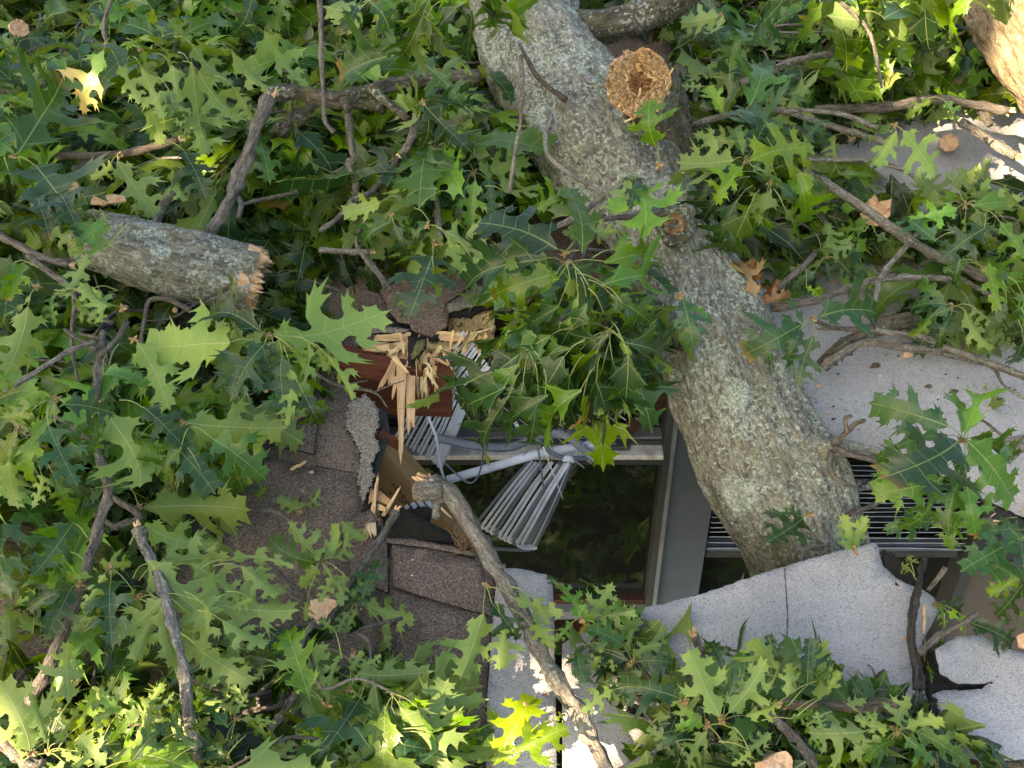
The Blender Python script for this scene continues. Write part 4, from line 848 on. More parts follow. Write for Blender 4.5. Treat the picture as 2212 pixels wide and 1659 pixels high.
 ('left edge branch slanting down toward the galls', [(-20, 500), (40, 530), (90, 556), (150, 572)], 7, 8, [.3, .28, .27, .26], M_TWIG, 'e', 6),
 ('grey branch with side twigs at the upper left of the slim branch', [(60, 552), (110, 590), (160, 625), (182, 632)], 6, 7, .27, M_TWIG, '', 5, [([(162, 628), (160, 670), (155, 745), (172, 840)], 6, 3, .27), ([(162, 665), (200, 682), (245, 698)], 5, 4, .27)]),
 ('crooked black twig hanging below the short log', [(412, 672), (370, 650), (325, 648), (312, 690), (306, 740), (316, 785)], 5, 4, .33, M_TWIGD, '', 9),
 ('slim grey branch coming in from the left edge', [(-30, 875), (50, 822), (140, 765), (205, 736)], 5, 5, .33, M_TWIGP, '', 6),
 ('thin brown stick at the far upper left', [(-20, 188), (40, 205), (110, 240)], 5, 4, .22, M_TWIG, '', 5, [([(10, 150), (35, 195)], 4, 4, .22)]),
 ('stick lying below the broken branch in the pile centre', [(690, 540), (745, 543), (800, 545)], 6, 6, .2, M_TWIGP, 'e', 3),
 ('drooping twig at the pile centre with a bare tip', [(790, 470), (770, 520), (790, 560), (815, 590), (832, 620)], 5, 4, .2, M_TWIG, '', 6, [([(790, 560), (808, 575), (845, 628)], 5, 3, .2)]),
 ('thin twig above the torn roof edge', [(690, 500), (720, 480), (765, 430)], 5, 6, .23, M_TWIG, '', 5),
 ('brown twig under the seed cluster on the lower left', [(228, 1065), (262, 1085), (300, 1118), (240, 1140)], 7, 6, .2, M_TWIG, '', 7, [([(205, 1110), (235, 1130), (255, 1143)], 6, 5, .2)]),
 ('thin dark twig on the lower left shingles', [(60, 1325), (95, 1290), (110, 1280)], 4, 3, .04, M_TWIGD, '', 3),
 ('thick bark-covered stub among the sunlit leaves at the bottom', [(405, 1590), (420, 1615), (438, 1665)], 13, 11, .16, M_TWIGP, 's', 3),
]
for s in ST: stick(*s[:6], **dict(zip(('ends', 'knots', 'kids'), s[6:])))
# dead dry twigs and litter heaped at the top behind the trunk
rs = np.random.RandomState(31); bag = Bag()
for i in range(170):
    x, y = rs.uniform(1480, 1720), rs.uniform(-60, 75); a = rs.uniform(0, 3.14); L = rs.uniform(.05, .16); p = R(x, y, rs.uniform(.02, .14)); d = (RT*math.cos(a)+RU*math.sin(a)+RN*rs.uniform(-.3, .3))*L/2
    bag.add(*tube_geo([p-d, p+RN*rs.uniform(-.01, .01), p+d], [.002, .003, .002], seg=5, sub=2, rough=.1, seed=i))
o = bag.build('dead_twigs', M_TWIG); tag(o, 'heap of thin dead twigs and dry litter behind the trunk at the top', 'twig litter'); o['kind'] = 'stuff'
def brd(label, poly, h, th, mat, seed):
    o = sheet('board', poly, mat, None, h=h, thick=th, amp=1, step=12, grid=60, under=mat, seed=seed); tag(o, label, 'board')
brd('dark red painted board showing through the leaves right of the snapped stub', [(1470, 100), (1900, 84), (1905, 165), (1475, 190)], .05, .05, M_RED, 61)
brd('torn beige strip lying on top of the dark red board', [(1470, 78), (1620, 66), (1690, 70), (1690, 84), (1600, 92), (1480, 100)], .09, .01, M_TAN, 62)
# chips of fresh wood
def chip(label, c, r, poly, th, mat, h, seed, nrm=None):
    rs = np.random.RandomState(seed); P0 = R(c[0], c[1], h); s = pw(1, P0); nrm = nz(C-P0+np.array([rs.uniform(-1, 1), 0, rs.uniform(0, 1)])) if nrm is None else nrm
    u = nz(RT-nrm*(RT@nrm)); v = np.cross(nrm, u)
    pj = jagged([(a*r, -b*r) for a, b in poly], r*.05, r*.22, rs); inner = []
    for _ in range(60):
        q = tuple(rs.uniform(-r, r, 2))
        if inside(pj, *q): inner.append(q)
    v2, fc = cdt(pj, inner)
    P3 = np.array([P0+(u*a+v*b)*s+nrm*(r*s*.16*noise.noise(Vector((a/r*2.5, b/r*2.5, seed)))+r*s*.10*noise.noise(Vector((a/r*8, b/r*8, seed)))) for a, b in v2])
    f0 = fc[0]
    if np.cross(P3[f0[1]]-P3[f0[0]], P3[f0[2]]-P3[f0[0]]) @ nrm < 0: fc = [tuple(reversed(f)) for f in fc]
    V, Fc, _, _ = prism_geo(P3, fc, np.tile(-nrm*th, (len(P3), 1)))
    o = mesh('wood_chip', V, Fc, mat, attrs={'bco': ('FLOAT_VECTOR', V*np.array([1, .3, 1]))}); tag(o, label, 'wood chip')
blob = [(-1, -.2), (-.5, -.8), (.3, -.9), (.9, -.4), (1, .4), (.4, .9), (-.4, .95), (-.9, .5)]
chip('reddish bark chip lying by the grey stick on the brown shingles', (695, 1308), 36, [(-.9, .5), (-.7, -.3), (-.2, -.45), (.1, -.6), (1, -.25), (.7, .2), (.3, .75), (-.2, .9)], .008, M_CHIP, .11, 1)
chip('big pale wood chunk behind the long straight grey branch', (1892, 455), 36, [(-.9, .2), (-.5, -.6), (-.1, -1), (.1, -.5), (.9, -.7), (.8, .3), (.3, .9), (-.6, .8)], .03, M_CHIP, .15, 2)
chip('round pale wood chunk near the corner trunk', (2050, 307), 20, blob, .03, M_CHIP, .06, 3)
chip('round orange wood chunk at the upper left', (42, 60), 20, blob, .02, M_CHIP, .28, 4)
chip('flat orange wood sliver on top of the short log', (226, 430), 44, [(-1, -.1), (-.3, -.2), (.4, -.25), (.9, -.2), (1, .05), (.6, .18), (-.3, .3), (-.9, .2)], .01, M_WOODO, .33, 5)
chip('blocky orange wood chunk at the bottom edge', (1680, 1655), 40, [(-.95, -.2), (-.6, -.35), (0, -.7), (.5, -.8), (.8, -.5), (.9, .9), (-.95, .9)], .05, M_CHIP, .18, 6)
chip('pale ragged wood chunk at the lower right edge', (2212, 1388), 25, [(-.5, -.6), (.3, -.9), (.9, -.5), (.9, .8), (.2, .6), (-.5, .3)], .02, M_CHIP, .12, 7)
chip('narrow orange splinter standing on the right torn sheet', (1999, 1337), 34, [(.0, -.9), (.15, -.85), (-.05, .3), (-.2, .95), (-.33, .9), (-.2, .2)], .006, M_WOODO, .08, 8)
chip('cream splinter on the brown shingles left of the hole', (644, 1006), 20, [(-.9, .3), (-.6, .05), (.9, -.55), (.8, -.3), (.1, .1), (-.8, .55)], .004, M_WOOD, .02, 9)
chip('dark loose shingle scrap on the bottom white sheet', (1375, 1540), 26, [(-.9, .0), (-.6, -.9), (.0, -.7), (.7, -.2), (.9, .6), (.3, .9), (-.3, .6)], .006, M_TAR, .05, 10)
rs = np.random.RandomState(12)
crumbs = [(x, y, r, k) for x, y, r, k in ((rs.uniform(1760, 2200), rs.uniform(760, 930), rs.uniform(2, 5), rs.choice(['D', 'D', 'C'])) for _ in range(34))]+[(rs.uniform(620, 1030), rs.uniform(1180, 1600), rs.uniform(2, 4), rs.choice(['C', 'W'])) for _ in range(16)]+[(rs.uniform(1450, 1900), rs.uniform(1290, 1450), rs.uniform(2, 4), rs.choice(['D', 'C'])) for _ in range(16)]+[(1890, 790, 12, 'D'), (1835, 765, 8, 'D'), (1778, 775, 10, 'D'), (2005, 835, 9, 'D'), (2060, 845, 11, 'D'), (1815, 820, 5, 'C'), (1768, 833, 7, 'C'), (1900, 812, 6, 'C'), (2160, 862, 9, 'D'), (1960, 767, 12, 'C'), (2020, 728, 10, 'C'),
          (1615, 1340, 5, 'C'), (1785, 1348, 4, 'D'), (1958, 1377, 9, 'C'), (1850, 1450, 5, 'C'), (2152, 1462, 4, 'D'), (2140, 1475, 5, 'D'), (2130, 1430, 11, 'C'), (2115, 1400, 9, 'W'), (1680, 1266, 5, 'D'), (1530, 1300, 4, 'D'), (672, 1020, 6, 'C'), (655, 1060, 4, 'C'), (560, 1012, 4, 'C'),
          (80, 1253, 8, 'C'), (55, 1132, 5, 'C'), (640, 1610, 6, 'C'), (1370, 1310, 4, 'C'), (1175, 1450, 12, 'D'), (1180, 1500, 8, 'D'), (600, 1350, 5, 'C'), (430, 975, 20, 'R'), (418, 965, 12, 'R'), (155, 405, 18, 'R'), (70, 845, 16, 'R'), (2010, 620, 10, 'C'), (2100, 745, 14, 'C'), (1830, 925, 8, 'D'), (1800, 905, 5, 'D')]
for i, (x, y, r, k) in enumerate(crumbs):
    chip('small %s crumb lying on the roof' % {'D': 'dark bark', 'C': 'orange wood', 'W': 'cream wood', 'R': 'rusty brown'}[k], (x, y), r, [(-1, .15+.3*rs.rand()), (-.4, -.5), (.6, -.6*rs.rand()-.1), (1, .1), (.2, .5)], .004, {'D': M_TWIGD, 'C': M_CHIP, 'W': M_WOOD, 'R': M_WOODO}[k], .03 if y > 700 else .2, 200+i)
    o = COL.objects[-1]; o['group'] = 'small crumbs of bark and wood scattered on the roof'; o.name = 'crumb'
# oak galls
for i, (x, y, h, r) in enumerate([(378, 670, .34, 6), (272, 664, .33, 5), (575, 843, .24, 6), (302, 108, .36, 6), (1977, 985, .30, 7), (1134, 1520, .16, 5), (120, 858, .3, 5)]):
    c = R(x, y, h); s = pw(r, c); V_, F_, B_ = tube_geo([c+UP*s*a for a in (1, .92, .6, 0, -.6, -.92, -1)], [s*.05, s*.4, s*.8, s, s*.8, s*.4, s*.05], seg=12, sub=2, rough=.02)
    o = mesh('oak_gall', V_, F_, M_NODE, None, True, attrs={'bco': ('FLOAT_VECTOR', B_)})
    tag(o, ['round brown gall under the short log', 'round brown gall beside the crooked black twig', 'brown gall in the dark leaves under the pale lobed leaf', 'pinkish gall in the upper left cluster', 'brown gall on the big right leaf', 'pale gall on the sunlit yellow leaf', 'small brown gall at the twig joint on the left'][i], 'oak gall')

# ================================================================== LEAVES: hand placed clusters
def orient(p, rs, roll=None, spread=.38):
    n = nz(.55*nz(C-p)+.45*RN+spread*rs.randn(3)*np.array([1, .6, .6])); return n
NOROLL = None
def rot(v, k, a): return v*math.cos(a)+np.cross(k, v)*math.sin(a)+k*(k@v)*(1-math.cos(a))
CL = 0
def cluster(label, tl, node, h, leaves, drop=.06, twig=None, wr=1.06, spread=.28, name='leafy_twig', cat='oak twig'):
    """node and leaves in the coordinates of photo tile tl; leaf = (bx,by,tx,ty,kind[,width][,roll degrees]); capital kind = underside up"""
    global CL; CL += 1; rs = np.random.RandomState(500+CL); h = h+(.05 if node and h > .1 else 0)
    P = R(*T(*tl, *node), h) if node else R(*T(*tl, *leaves[0][:2]), h); t = empty(name, P, label, cat)
    if twig:
        Q = [P]+[R(*T(*tl, a, b), c) for a, b, c in twig]
        tube('twig', Q, [.0035+.0012*i for i in range(len(Q))], M_TWIG, t, seg=7, sub=5, rough=.15, knots=5, seed=CL)
    if node:
        bag = Bag()
        for i in range(6):
            d = nz(rs.randn(3)+.5*nz(C-P)); bag.add(*tube_geo([P, P+d*.006, P+d*.012], [.003, .0035, .0008], seg=6, sub=2, rough=.05, seed=i))
        bag.build('buds', M_NODE, t)
    for i, lf in enumerate(leaves):
        bx, by, tx, ty, k = lf[:5]; w = lf[5] if len(lf) > 5 else 1.0; roll = lf[6] if len(lf) > 6 else rs.uniform(-22, 22)
        b = R(*T(*tl, bx, by), h+rs.uniform(-.012, .02)+.002*(len(leaves)-i)); tp = R(*T(*tl, tx, ty), h-drop+rs.uniform(-.03, .03)+.002*(len(leaves)-i))
        n_ = orient((b+tp)/2, rs, spread=spread*.5); a = nz(tp-b); n_ = rot(nz(n_-a*(n_@a)), a, rad(roll))
        if k.isupper(): n_ = -n_
        kk = k.lower()
        leaf_obj(t, TH[rs.randint(len(TH))], b, tp, n_, rs, kk, wr*w*rs.uniform(.92, 1.1), pet=(P if np.linalg.norm(b-P) < .07 else b+nz(nz(P-b)-.5*a)*.05) if node else b-a*.03+np.array([0, 0, .004]))
    return t
cluster('cluster of light green leaves with one cream and brown scorched leaf, upper left', (0, 0), (690, 270), .34, [
 (680, 330, 535, 745, 'y', .95, 10), (770, 420, 905, 690, 'E', .8), (920, 440, 1015, 785, 'P', .9), (1040, 300, 1100, 450, 'P', .9), (1110, 420, 1230, 820, 'P', .8), (1250, 280, 1490, 580, 'P', 1), (1290, 460, 1540, 815, 'P', 1), (1240, 400, 1400, 1000, 'P', .6),
 (1500, 320, 1860, 560, 'P', .8), (1720, 200, 2010, 570, 'P', .9), (1510, 560, 1670, 755, 'G', 1), (990, 740, 1065, 940, 'P', .9), (1100, 590, 1190, 790, 'd', 1), (1090, 120, 1260, 260, 'P', 1), (930, 320, 1010, 540, 'P', .9), (1180, 230, 1600, 200, 'g', .6)], drop=.08, twig=[(670, 180, .40), (690, 80, .46)])
cluster('broad dark leaves on long stalks at the left edge', (0, 0), (90, 1020), .30, [(120, 990, 490, 560, 'g', .9, 15), (230, 1070, 500, 1580, 'd', 1.0, 0), (60, 1130, 190, 1260, 'g', .8), (10, 230, 155, 410, 'g', 1), (170, 250, 370, 250, 'd', .9), (300, 400, 180, 600, 'D', 1)], drop=.04)
cluster('pale leaves hanging above the short log', (0, 0), (770, 1010), .27, [(760, 1040, 1000, 1420, 'P', 1), (1120, 1090, 1235, 1300, 'E', .9), (1190, 960, 1310, 1300, 'd', .9), (720, 1060, 590, 1180, 'P', 1), (880, 1340, 850, 1420, 'P', .8)], drop=.06)
cluster('yellow-green leaf pair overlapping the left end of the short log', (0, 0), (240, 1290), .33, [(240, 1290, 310, 1580, 'd', 1), (700, 1430, 470, 1450, 'B', .9), (640, 1430, 600, 1640, 'B', .9), (330, 1490, 560, 1640, 'g', .8), (700, 1440, 430, 1620, 'g', .9), (560, 1640, 470, 1900, 'B', .9), (380, 1260, 560, 1560, 'd', 1), (560, 1280, 430, 1450, 'g', .9)], drop=.01)
cluster('yellow leaf and dark leaves at the top left edge', (0, 0), (900, -20), .42, [(960, 30, 860, 110, 'e', 1), (990, 60, 1090, 190, 'e', 1), (1640, -40, 1560, 230, 'd', .9), (1850, -60, 1790, 210, 'd', .9), (1250, -60, 1400, 120, 'g', .9), (430, 0, 330, 150, 'g', 1), (300, 130, 560, 170, 'g', .8), (560, 60, 640, 160, 'd', 1)], drop=.08)
cluster('dark glossy leaves hanging from the top edge left of the trunk', (1, 0), (760, -60), .62, [
 (760, 20, 600, 400, 'd', .6, 30), (850, 60, 880, 430, 'd', .5, 40), (720, -30, 740, 330, 'g', .45, 30), (950, -50, 1040, 140, 'B', 1), (1060, 20, 1110, 275, 'g', 1.0), (1130, -20, 1190, 240, 'g', .8), (910, 20, 930, 200, 'd', .6), (560, 20, 420, 400, 'g', .9), (540, 130, 590, 340, 'g', .9), (820, 0, 800, 240, 'b', .6, 40), (640, -30, 560, 180, 'g', .9)], drop=.16)
cluster('large blue-green leaves at the top between the pile and the trunk', (1, 0), (230, 0), .44, [(180, 10, 350, 215, 'd', 1.1, 0), (100, 40, 0, 230, 'd', 1), (420, -20, 500, 130, 'g', 1), (430, 350, -10, 440, 'd', 1.1, 0), (300, 180, 360, 330, 'g', .8), (690, 330, 870, 470, 'P', .5), (130, 60, -120, 40, 'G', 1)], drop=.05)
cluster('dark leaves hanging in front of the mossy limb', (1, 0), (530, 670), .38, [(500, 400, 800, 710, 'd', 1.0, 0), (540, 690, 790, 1050, 'd', 1.05, 0), (560, 720, 520, 960, 'd', .9), (480, 690, 330, 640, 'P', .8), (600, 640, 860, 740, 'd', .8), (390, 560, 560, 680, 'P', .8)], drop=.08)
cluster('cluster of mixed green leaves at the pile centre left of the trunk', (1, 0), (860, 1120), .26, [(800, 1110, 520, 1090, 'd', 1), (870, 1170, 840, 1480, 'g', 1), (900, 1100, 1240, 1050, 'P', .8), (820, 1050, 620, 920, 'P', .9), (1060, 1250, 1260, 1180, 'P', .9), (940, 1160, 1000, 1420, 'd', .9), (820, 1160, 720, 1420, 'd', .8), (570, 1280, 320, 1265, 'D', .8), (250, 1310, -10, 1370, 'E', .9), (570, 1100, 240, 1240, 'E', .5, 35)], drop=.05)
cluster('blue-grey leaves pointing down above the torn roof edge', (1, 0), (320, 1400), .26, [(320, 1440, 150, 1590, 'd', 1), (340, 1450, 440, 1660, 'd', 1), (290, 1400, 470, 1400, 'D', .8), (580, 1430, 480, 1620, 'g', .9)], drop=.05)
cluster('single lobed leaf lying over the snapped stub', (1, 0), (2065, 1075), .62, [(2035, 950, 1950, 640, 'g', 1.15, 0)], drop=-.03, wr=1.15)
cluster('blue-green leaf cluster lying over the middle of the trunk', (1, 0), (1450, 1640), .46, [
 (1400, 1620, 890, 1440, 'd', 1.05, 5), (1560, 1640, 1520, 1215, 'g', .85, 5), (1910, 1130, 1690, 1340, 'D', 1.0, 0), (1900, 1150, 1870, 1375, 'd', .8), (1490, 1310, 1250, 1350, 'g', 1), (1600, 1500, 1790, 1480, 'D', 1), (1650, 1440, 1420, 1500, 'D', .8), (1960, 1550, 2010, 1210, 'b', 1.0, 0), (1430, 1240, 1500, 1300, 'b', 1), (1780, 1620, 1850, 1500, 'g', .9)], drop=.02, twig=[(1650, 1440, .45), (1900, 1400, .42), (2080, 1350, .38)])
cluster('light yellow-green leaf pair above the torn roof edge', (1, 0), (560, 1460), .30, [(670, 1500, 990, 1640, 'E', 1.0, 0), (700, 1560, 810, 1840, 'E', .9, 10)], drop=.05)
cluster('star-shaped cluster of broad green leaves right of the snapped stub', (2, 0), (405, 1040), .38, [
 (330, 1040, -20, 990, 'D', 1.0, 0), (390, 1000, 300, 840, 'g', .9), (440, 1040, 820, 900, 'b', 1.0, 0), (390, 1080, 185, 1310, 'b', .95), (440, 1070, 660, 1160, 'g', .6, 35), (590, 960, 385, 700, 'd', 1.1, 0), (350, 910, 60, 885, 'D', .9), (790, 930, 880, 735, 'g', .6, 30), (420, 1020, 480, 760, 'd', .9)], drop=.02)
cluster('glossy dark leaves hanging below the star-shaped cluster', (2, 0), (560, 1180), .33, [(550, 1250, 395, 1520, 'b', 1), (570, 1230, 480, 1580, 'g', .7), (620, 1200, 665, 1370, 'd', .9), (720, 1080, 825, 1420, 'g', 1), (380, 1120, -20, 1240, 'd', 1), (300, 1200, 130, 1480, 'd', 1), (350, 1300, 210, 1620, 'd', .9), (430, 1350, 360, 1640, 'g', .9), (240, 1150, 60, 1400, 'd', .9), (650, 1350, 740, 1600, 'g', .7), (840, 1150, 800, 1300, 'D', .8)], drop=.12)
cluster('pair of bright leaves hanging from the arched twig on the right', (2, 0), (1375, 815), .34, [(1385, 850, 1235, 1080, 'B', .9), (1430, 850, 1690, 1095, 'B', 1.1, 0), (1360, 860, 1270, 900, 'g', .9), (1620, 650, 1440, 770, 'g', .9), (1690, 650, 1800, 820, 'd', 1)], drop=.06)
cluster('dense cluster of leaves at the right edge below the orange chunk', (2, 0), (1830, 1330), .26, [
 (1740, 1210, 1490, 1110, 'D', 1), (1760, 1220, 1850, 1100, 'D', .9), (1780, 1350, 1480, 1480, 'b', 1.05, 0), (1830, 1400, 1870, 1540, 'E', 1), (1920, 1300, 2230, 1350, 'B', 1), (1900, 1290, 2120, 1330, 'D', .8), (1900, 1350, 1960, 1640, 'g', 1), (1960, 1480, 1640, 1660, 'd', 1.1, 0), (2060, 1440, 2230, 1700, 'g', 1), (1880, 1330, 2180, 1420, 'b', .8), (1700, 1320, 1480, 1340, 'g', .8), (1640, 1560, 1400, 1420, 'd', .9)], drop=.06)
cluster('leaves hanging from the top edge right of the trunk', (2, 0), (620, -60), .48, [(640, 10, 440, 250, 'd', 1.1, 0), (740, -40, 600, 140, 'd', 1), (910, 10, 800, 275, 'e', .5), (860, -20, 850, 180, 'y', .6), (1240, 20, 1250, 240, 'D', .9), (1290, -30, 1330, 140, 'D', 1), (1440, 50, 1420, 220, 'g', .9), (1570, 60, 1620, 280, 'd', 1), (1600, -20, 1520, 170, 'b', .7), (1650, -40, 1690, 100, 'g', .9), (1120, 20, 1200, 130, 'g', .9), (1300, 120, 1350, 270, 'd', .9), (1140, -30, 980, 60, 'D', 1)], drop=.12)
cluster('dark hanging leaves in front of the corner trunk', (2, 0), (1950, -80), .78, [(1880, -20, 1750, 190, 'g', 1), (1910, -30, 1990, 150, 'd', 1), (2110, -40, 2045, 195, 'd', .8), (2150, -60, 2155, 130, 'g', .7)], drop=.12)
cluster('pale leaf with holes at the top edge right of the limb', (2, 0), (250, 95), .36, [(240, 100, -20, 95, 'D', 1.1, 0), (260, 110, 200, 230, 'D', .8)], drop=.02)
cluster('upright green leaves rising beside the snapped stub', (2, 0), (430, 700), .28, [(430, 700, 570, 455, 'g', 1.1, 0), (260, 740, 170, 570, 'b', 1.0, 0), (400, 300, 520, 230, 'g', 1), (300, 420, 430, 210, 'g', 1), (690, 640, 520, 620, 'D', .9), (700, 650, 820, 690, 'g', .9), (890, 450, 615, 565, 'D', .35, 30), (130, 560, -10, 540, 'D', .8)], drop=.0)
cluster('pale leaf lying on the grey stick, upper right', (2, 0), (1100, 900), .16, [(990, 870, 1010, 1040, 'P', 1.1), (1100, 780, 1230, 640, 'G', .9), (930, 1610, 1000, 1440, 'B', .8), (1000, 1130, 1240, 1200, 'g', .9), (960, 1140, 820, 1280, 'g', .9), (900, 1620, 1120, 1600, 'D', .9), (1190, 1500, 1000, 1470, 'g', .8), (1250, 1520, 1420, 1620, 'g', .8)], drop=.02)
# row 2
cluster('large pale leaf at the left edge', (0, 1), (240, 200), .32, [(180, 330, 120, 780, 'P', 1.15, 0), (200, 250, 20, 400, 'P', .5, 30), (100, 30, 20, 300, 'g', .8), (150, 40, 90, 320, 'g', .8), (500, 280, 700, 400, 'G', .9)], drop=.04)
cluster('curled yellow-green leaf below the left end of the short log', (0, 1), (800, 340), .33, [(700, 330, 530, 150, 'B', 1.1, 10), (600, 200, 640, 450, 'B', .8, 20), (480, 220, 350, 210, 'G', .9), (340, 260, 400, 440, 'g', .9)], drop=.0)
cluster('bright pale pair of leaves with long white midribs in the left centre', (0, 1), (1750, 530), .34, [
 (1480, 560, 920, 480, 'B', 1.1, 0), (1690, 490, 1370, 375, 'd', 1.1, 0), (1720, 560, 1440, 910, 'd', 1.1, 0), (1700, 590, 1780, 880, 'd', .9), (1810, 520, 2530, 330, 'B', .95, 0), (1900, 620, 1990, 760, 'B', .9), (2060, 600, 2120, 750, 'B', .9), (1880, 700, 1890, 1110, 'B', .45, 20), (2000, 560, 1950, 930, 'B', .4, 20), (1840, 640, 1830, 1080, 'd', .9), (1650, 520, 1350, 560, 'D', .8), (2120, 640, 2260, 960, 'B', .6, 20), (1960, 880, 2060, 1110, 'd', .9), (1780, 560, 1700, 800, 'd', 1)], drop=.05)
cluster('bright leaf hanging straight down under the pale pair', (0, 1), (870, 540), .31, [(890, 560, 1130, 985, 'B', 1.0, 0), (660, 770, 940, 900, 'g', 1), (700, 720, 790, 860, 'g', .8)], drop=.04)
cluster('blue-green leaf with a yellow spot hanging beside the slim branch', (0, 1), (370, 930), .33, [(420, 960, 750, 985, 'd', 1.1, 0), (310, 1100, 480, 1510, 'd', 1, 0), (350, 1080, 590, 1320, 'g', 1), (200, 1000, 10, 1090, 'E', .9), (290, 900, 230, 1130, 'g', .7), (160, 870, -20, 960, 'g', 1), (290, 1060, 230, 1280, 'g', .8), (340, 1020, 260, 1500, 'b', .5, 30)], drop=.05)
cluster('large pale five-lobed leaf in the left centre', (0, 1), (640, 960), .30, [(670, 1000, 985, 1440, 'P', 1.1, 0), (930, 980, 1210, 1230, 'd', 1.1, 0), (640, 1040, 560, 1280, 'g', .9)], drop=.04)
cluster('bright pale leaf pointing right above the bare shingles', (0, 1), (1200, 1080), .24, [(1210, 1080, 1865, 1145, 'B', 1.0, 0), (1370, 1180, 1760, 1420, 'g', 1.1, 0), (1130, 1230, 1400, 1550, 'd', 1.05, 0), (1300, 1380, 1440, 1480, 'B', 1), (900, 1180, 1000, 1430, 'g', .9), (1180, 1240, 1020, 1420, 'g', .9)], drop=.05)
cluster('bright leaf lying flat at the lower edge of the left pile', (0, 1), (900, 1630), .14, [(920, 1630, 1610, 1530, 'B', .9, 0), (860, 1500, 500, 1480, 'd', .9), (700, 1600, 500, 1650, 'd', 1)], drop=.02)
cluster('big leaves hanging at the left edge above the bare shingles', (0, 1), (120, 1130), .28, [(110, 1140, -20, 1370, 'g', 1), (60, 1330, 60, 1650, 'B', 1), (340, 1400, 430, 1660, 'g', 1), (270, 1420, 240, 1650, 'P', .8), (200, 1200, 140, 1480, 'g', .7)], drop=.05)
cluster('small leaf lying on the brown shingles left of the hole', (0, 1), (1940, 1650), .04, [(1980, 1640, 1790, 1555, 'P', 1), (1980, 1620, 2090, 1520, 'P', .9), (1720, 1500, 1650, 1570, 'E', 1)], drop=.01)
cluster('blue-green leaf hanging over the torn roof edge', (1, 1), (600, -80), .28, [(595, -10, 450, 440, 'd', 1.1, 0), (600, 140, 625, 270, 'P', .6), (480, 230, 350, 340, 'P', .6), (830, -20, 790, 185, 'B', .8)], drop=.04)
cluster('upper part of the big leaf cluster hanging over the hole', (1, 1), (1460, 50), .46, [
 (1290, 25, 800, 115, 'd', 1.0, -5), (1510, 60, 1770, 350, 'd', 1.1, 0), (1400, 110, 950, 240, 'g', .9), (1420, 150, 1235, 315, 'b', .9), (1690, 50, 2000, 60, 'g', .8), (1680, 190, 1960, 270, 'g', .9), (1740, 250, 2000, 430, 'g', 1), (1530, 240, 1370, 720, 'B', .3, 20), (1600, 200, 1600, 310, 'B', .8), (1480, 180, 1500, 300, 'B', .7), (1820, 300, 1900, 460, 'd', 1), (1420, 320, 1240, 480, 'd', .9), (1700, 350, 1720, 470, 'g', .9), (1600, 300, 1500, 480, 'd', .9)], drop=.10, twig=[(1520, -40, .46), (1560, -150, .44), (1700, -260, .42)])
cluster('lower right part of the leaf cluster hanging beside the trunk', (1, 1), (1740, 490), .40, [
 (1730, 510, 1420, 930, 'd', 1.0, 0), (1770, 500, 2060, 650, 'd', 1), (1810, 530, 1885, 1030, 'B', .38, 25), (1640, 540, 1340, 650, 'g', 1), (1740, 660, 1740, 970, 'd', 1.0, 0), (1500, 600, 1340, 780, 'g', .9), (1560, 870, 1360, 1140, 'g', 1, 0), (1565, 900, 1560, 1115, 'y', .4), (1640, 800, 1630, 1060, 'd', .9), (1800, 560, 1960, 760, 'd', .9), (1860, 640, 1850, 960, 'd', .9), (1650, 620, 1480, 960, 'g', .8), (1700, 720, 1600, 1010, 'd', .9), (1440, 650, 1300, 900, 'd', 1), (1560, 600, 1500, 800, 'g', .9), (1480, 480, 1300, 780, 'd', 1), (1560, 420, 1640, 720, 'd', 1), (1340, 520, 1140, 770, 'g', 1), (1620, 680, 1560, 970, 'g', 1), (1480, 780, 1440, 1080, 'd', 1), (1300, 700, 1330, 1010, 'd', 1), (1680, 520, 1780, 760, 'D', 1), (1420, 420, 1380, 640, 'g', 1)], drop=.16, twig=[(1700, 430, .42), (1690, 300, .44)])
cluster('mottled blue-green leaf group hanging lowest over the window', (1, 1), (1200, 620), .38, [
 (1150, 645, 770, 990, 'd', 1.1, 0), (1260, 700, 1225, 1060, 'd', .95, 0), (830, 840, 595, 975, 'd', .9), (1100, 900, 945, 1275, 'd', .6, 20), (1150, 700, 960, 1060, 'g', .5, 30), (1180, 800, 1080, 1140, 'd', .8), (1280, 860, 1180, 1200, 'd', .8), (1330, 760, 1300, 1080, 'g', .8), (1240, 600, 1130, 480, 'd', .8), (1060, 850, 860, 1080, 'd', .9), (1340, 900, 1100, 1190, 'd', .7), (1400, 640, 1280, 860, 'g', .9)], drop=.15, twig=[(1300, 560, .40), (1480, 350, .42)])
cluster('dark leaf lying against the left side of the trunk', (2, 1), (-20, 260), .42, [(0, 280, 70, 610, 'd', 1.05, 0), (20, 320, 200, 430, 'g', .8)], drop=.03)
cluster('three dark leaves at the right side of the trunk on a pale twig', (2, 1), (840, 410), .26, [(770, 440, 430, 710, 'd', 1.1, 0), (870, 400, 1225, 300, 'd', 1.0, 10), (850, 520, 710, 840, 'd', .95, 0), (780, 440, 590, 290, 'g', .6, 20), (760, 470, 700, 680, 'd', .8)], drop=.03, twig=[(980, 465, .20), (1140, 480, .18)])
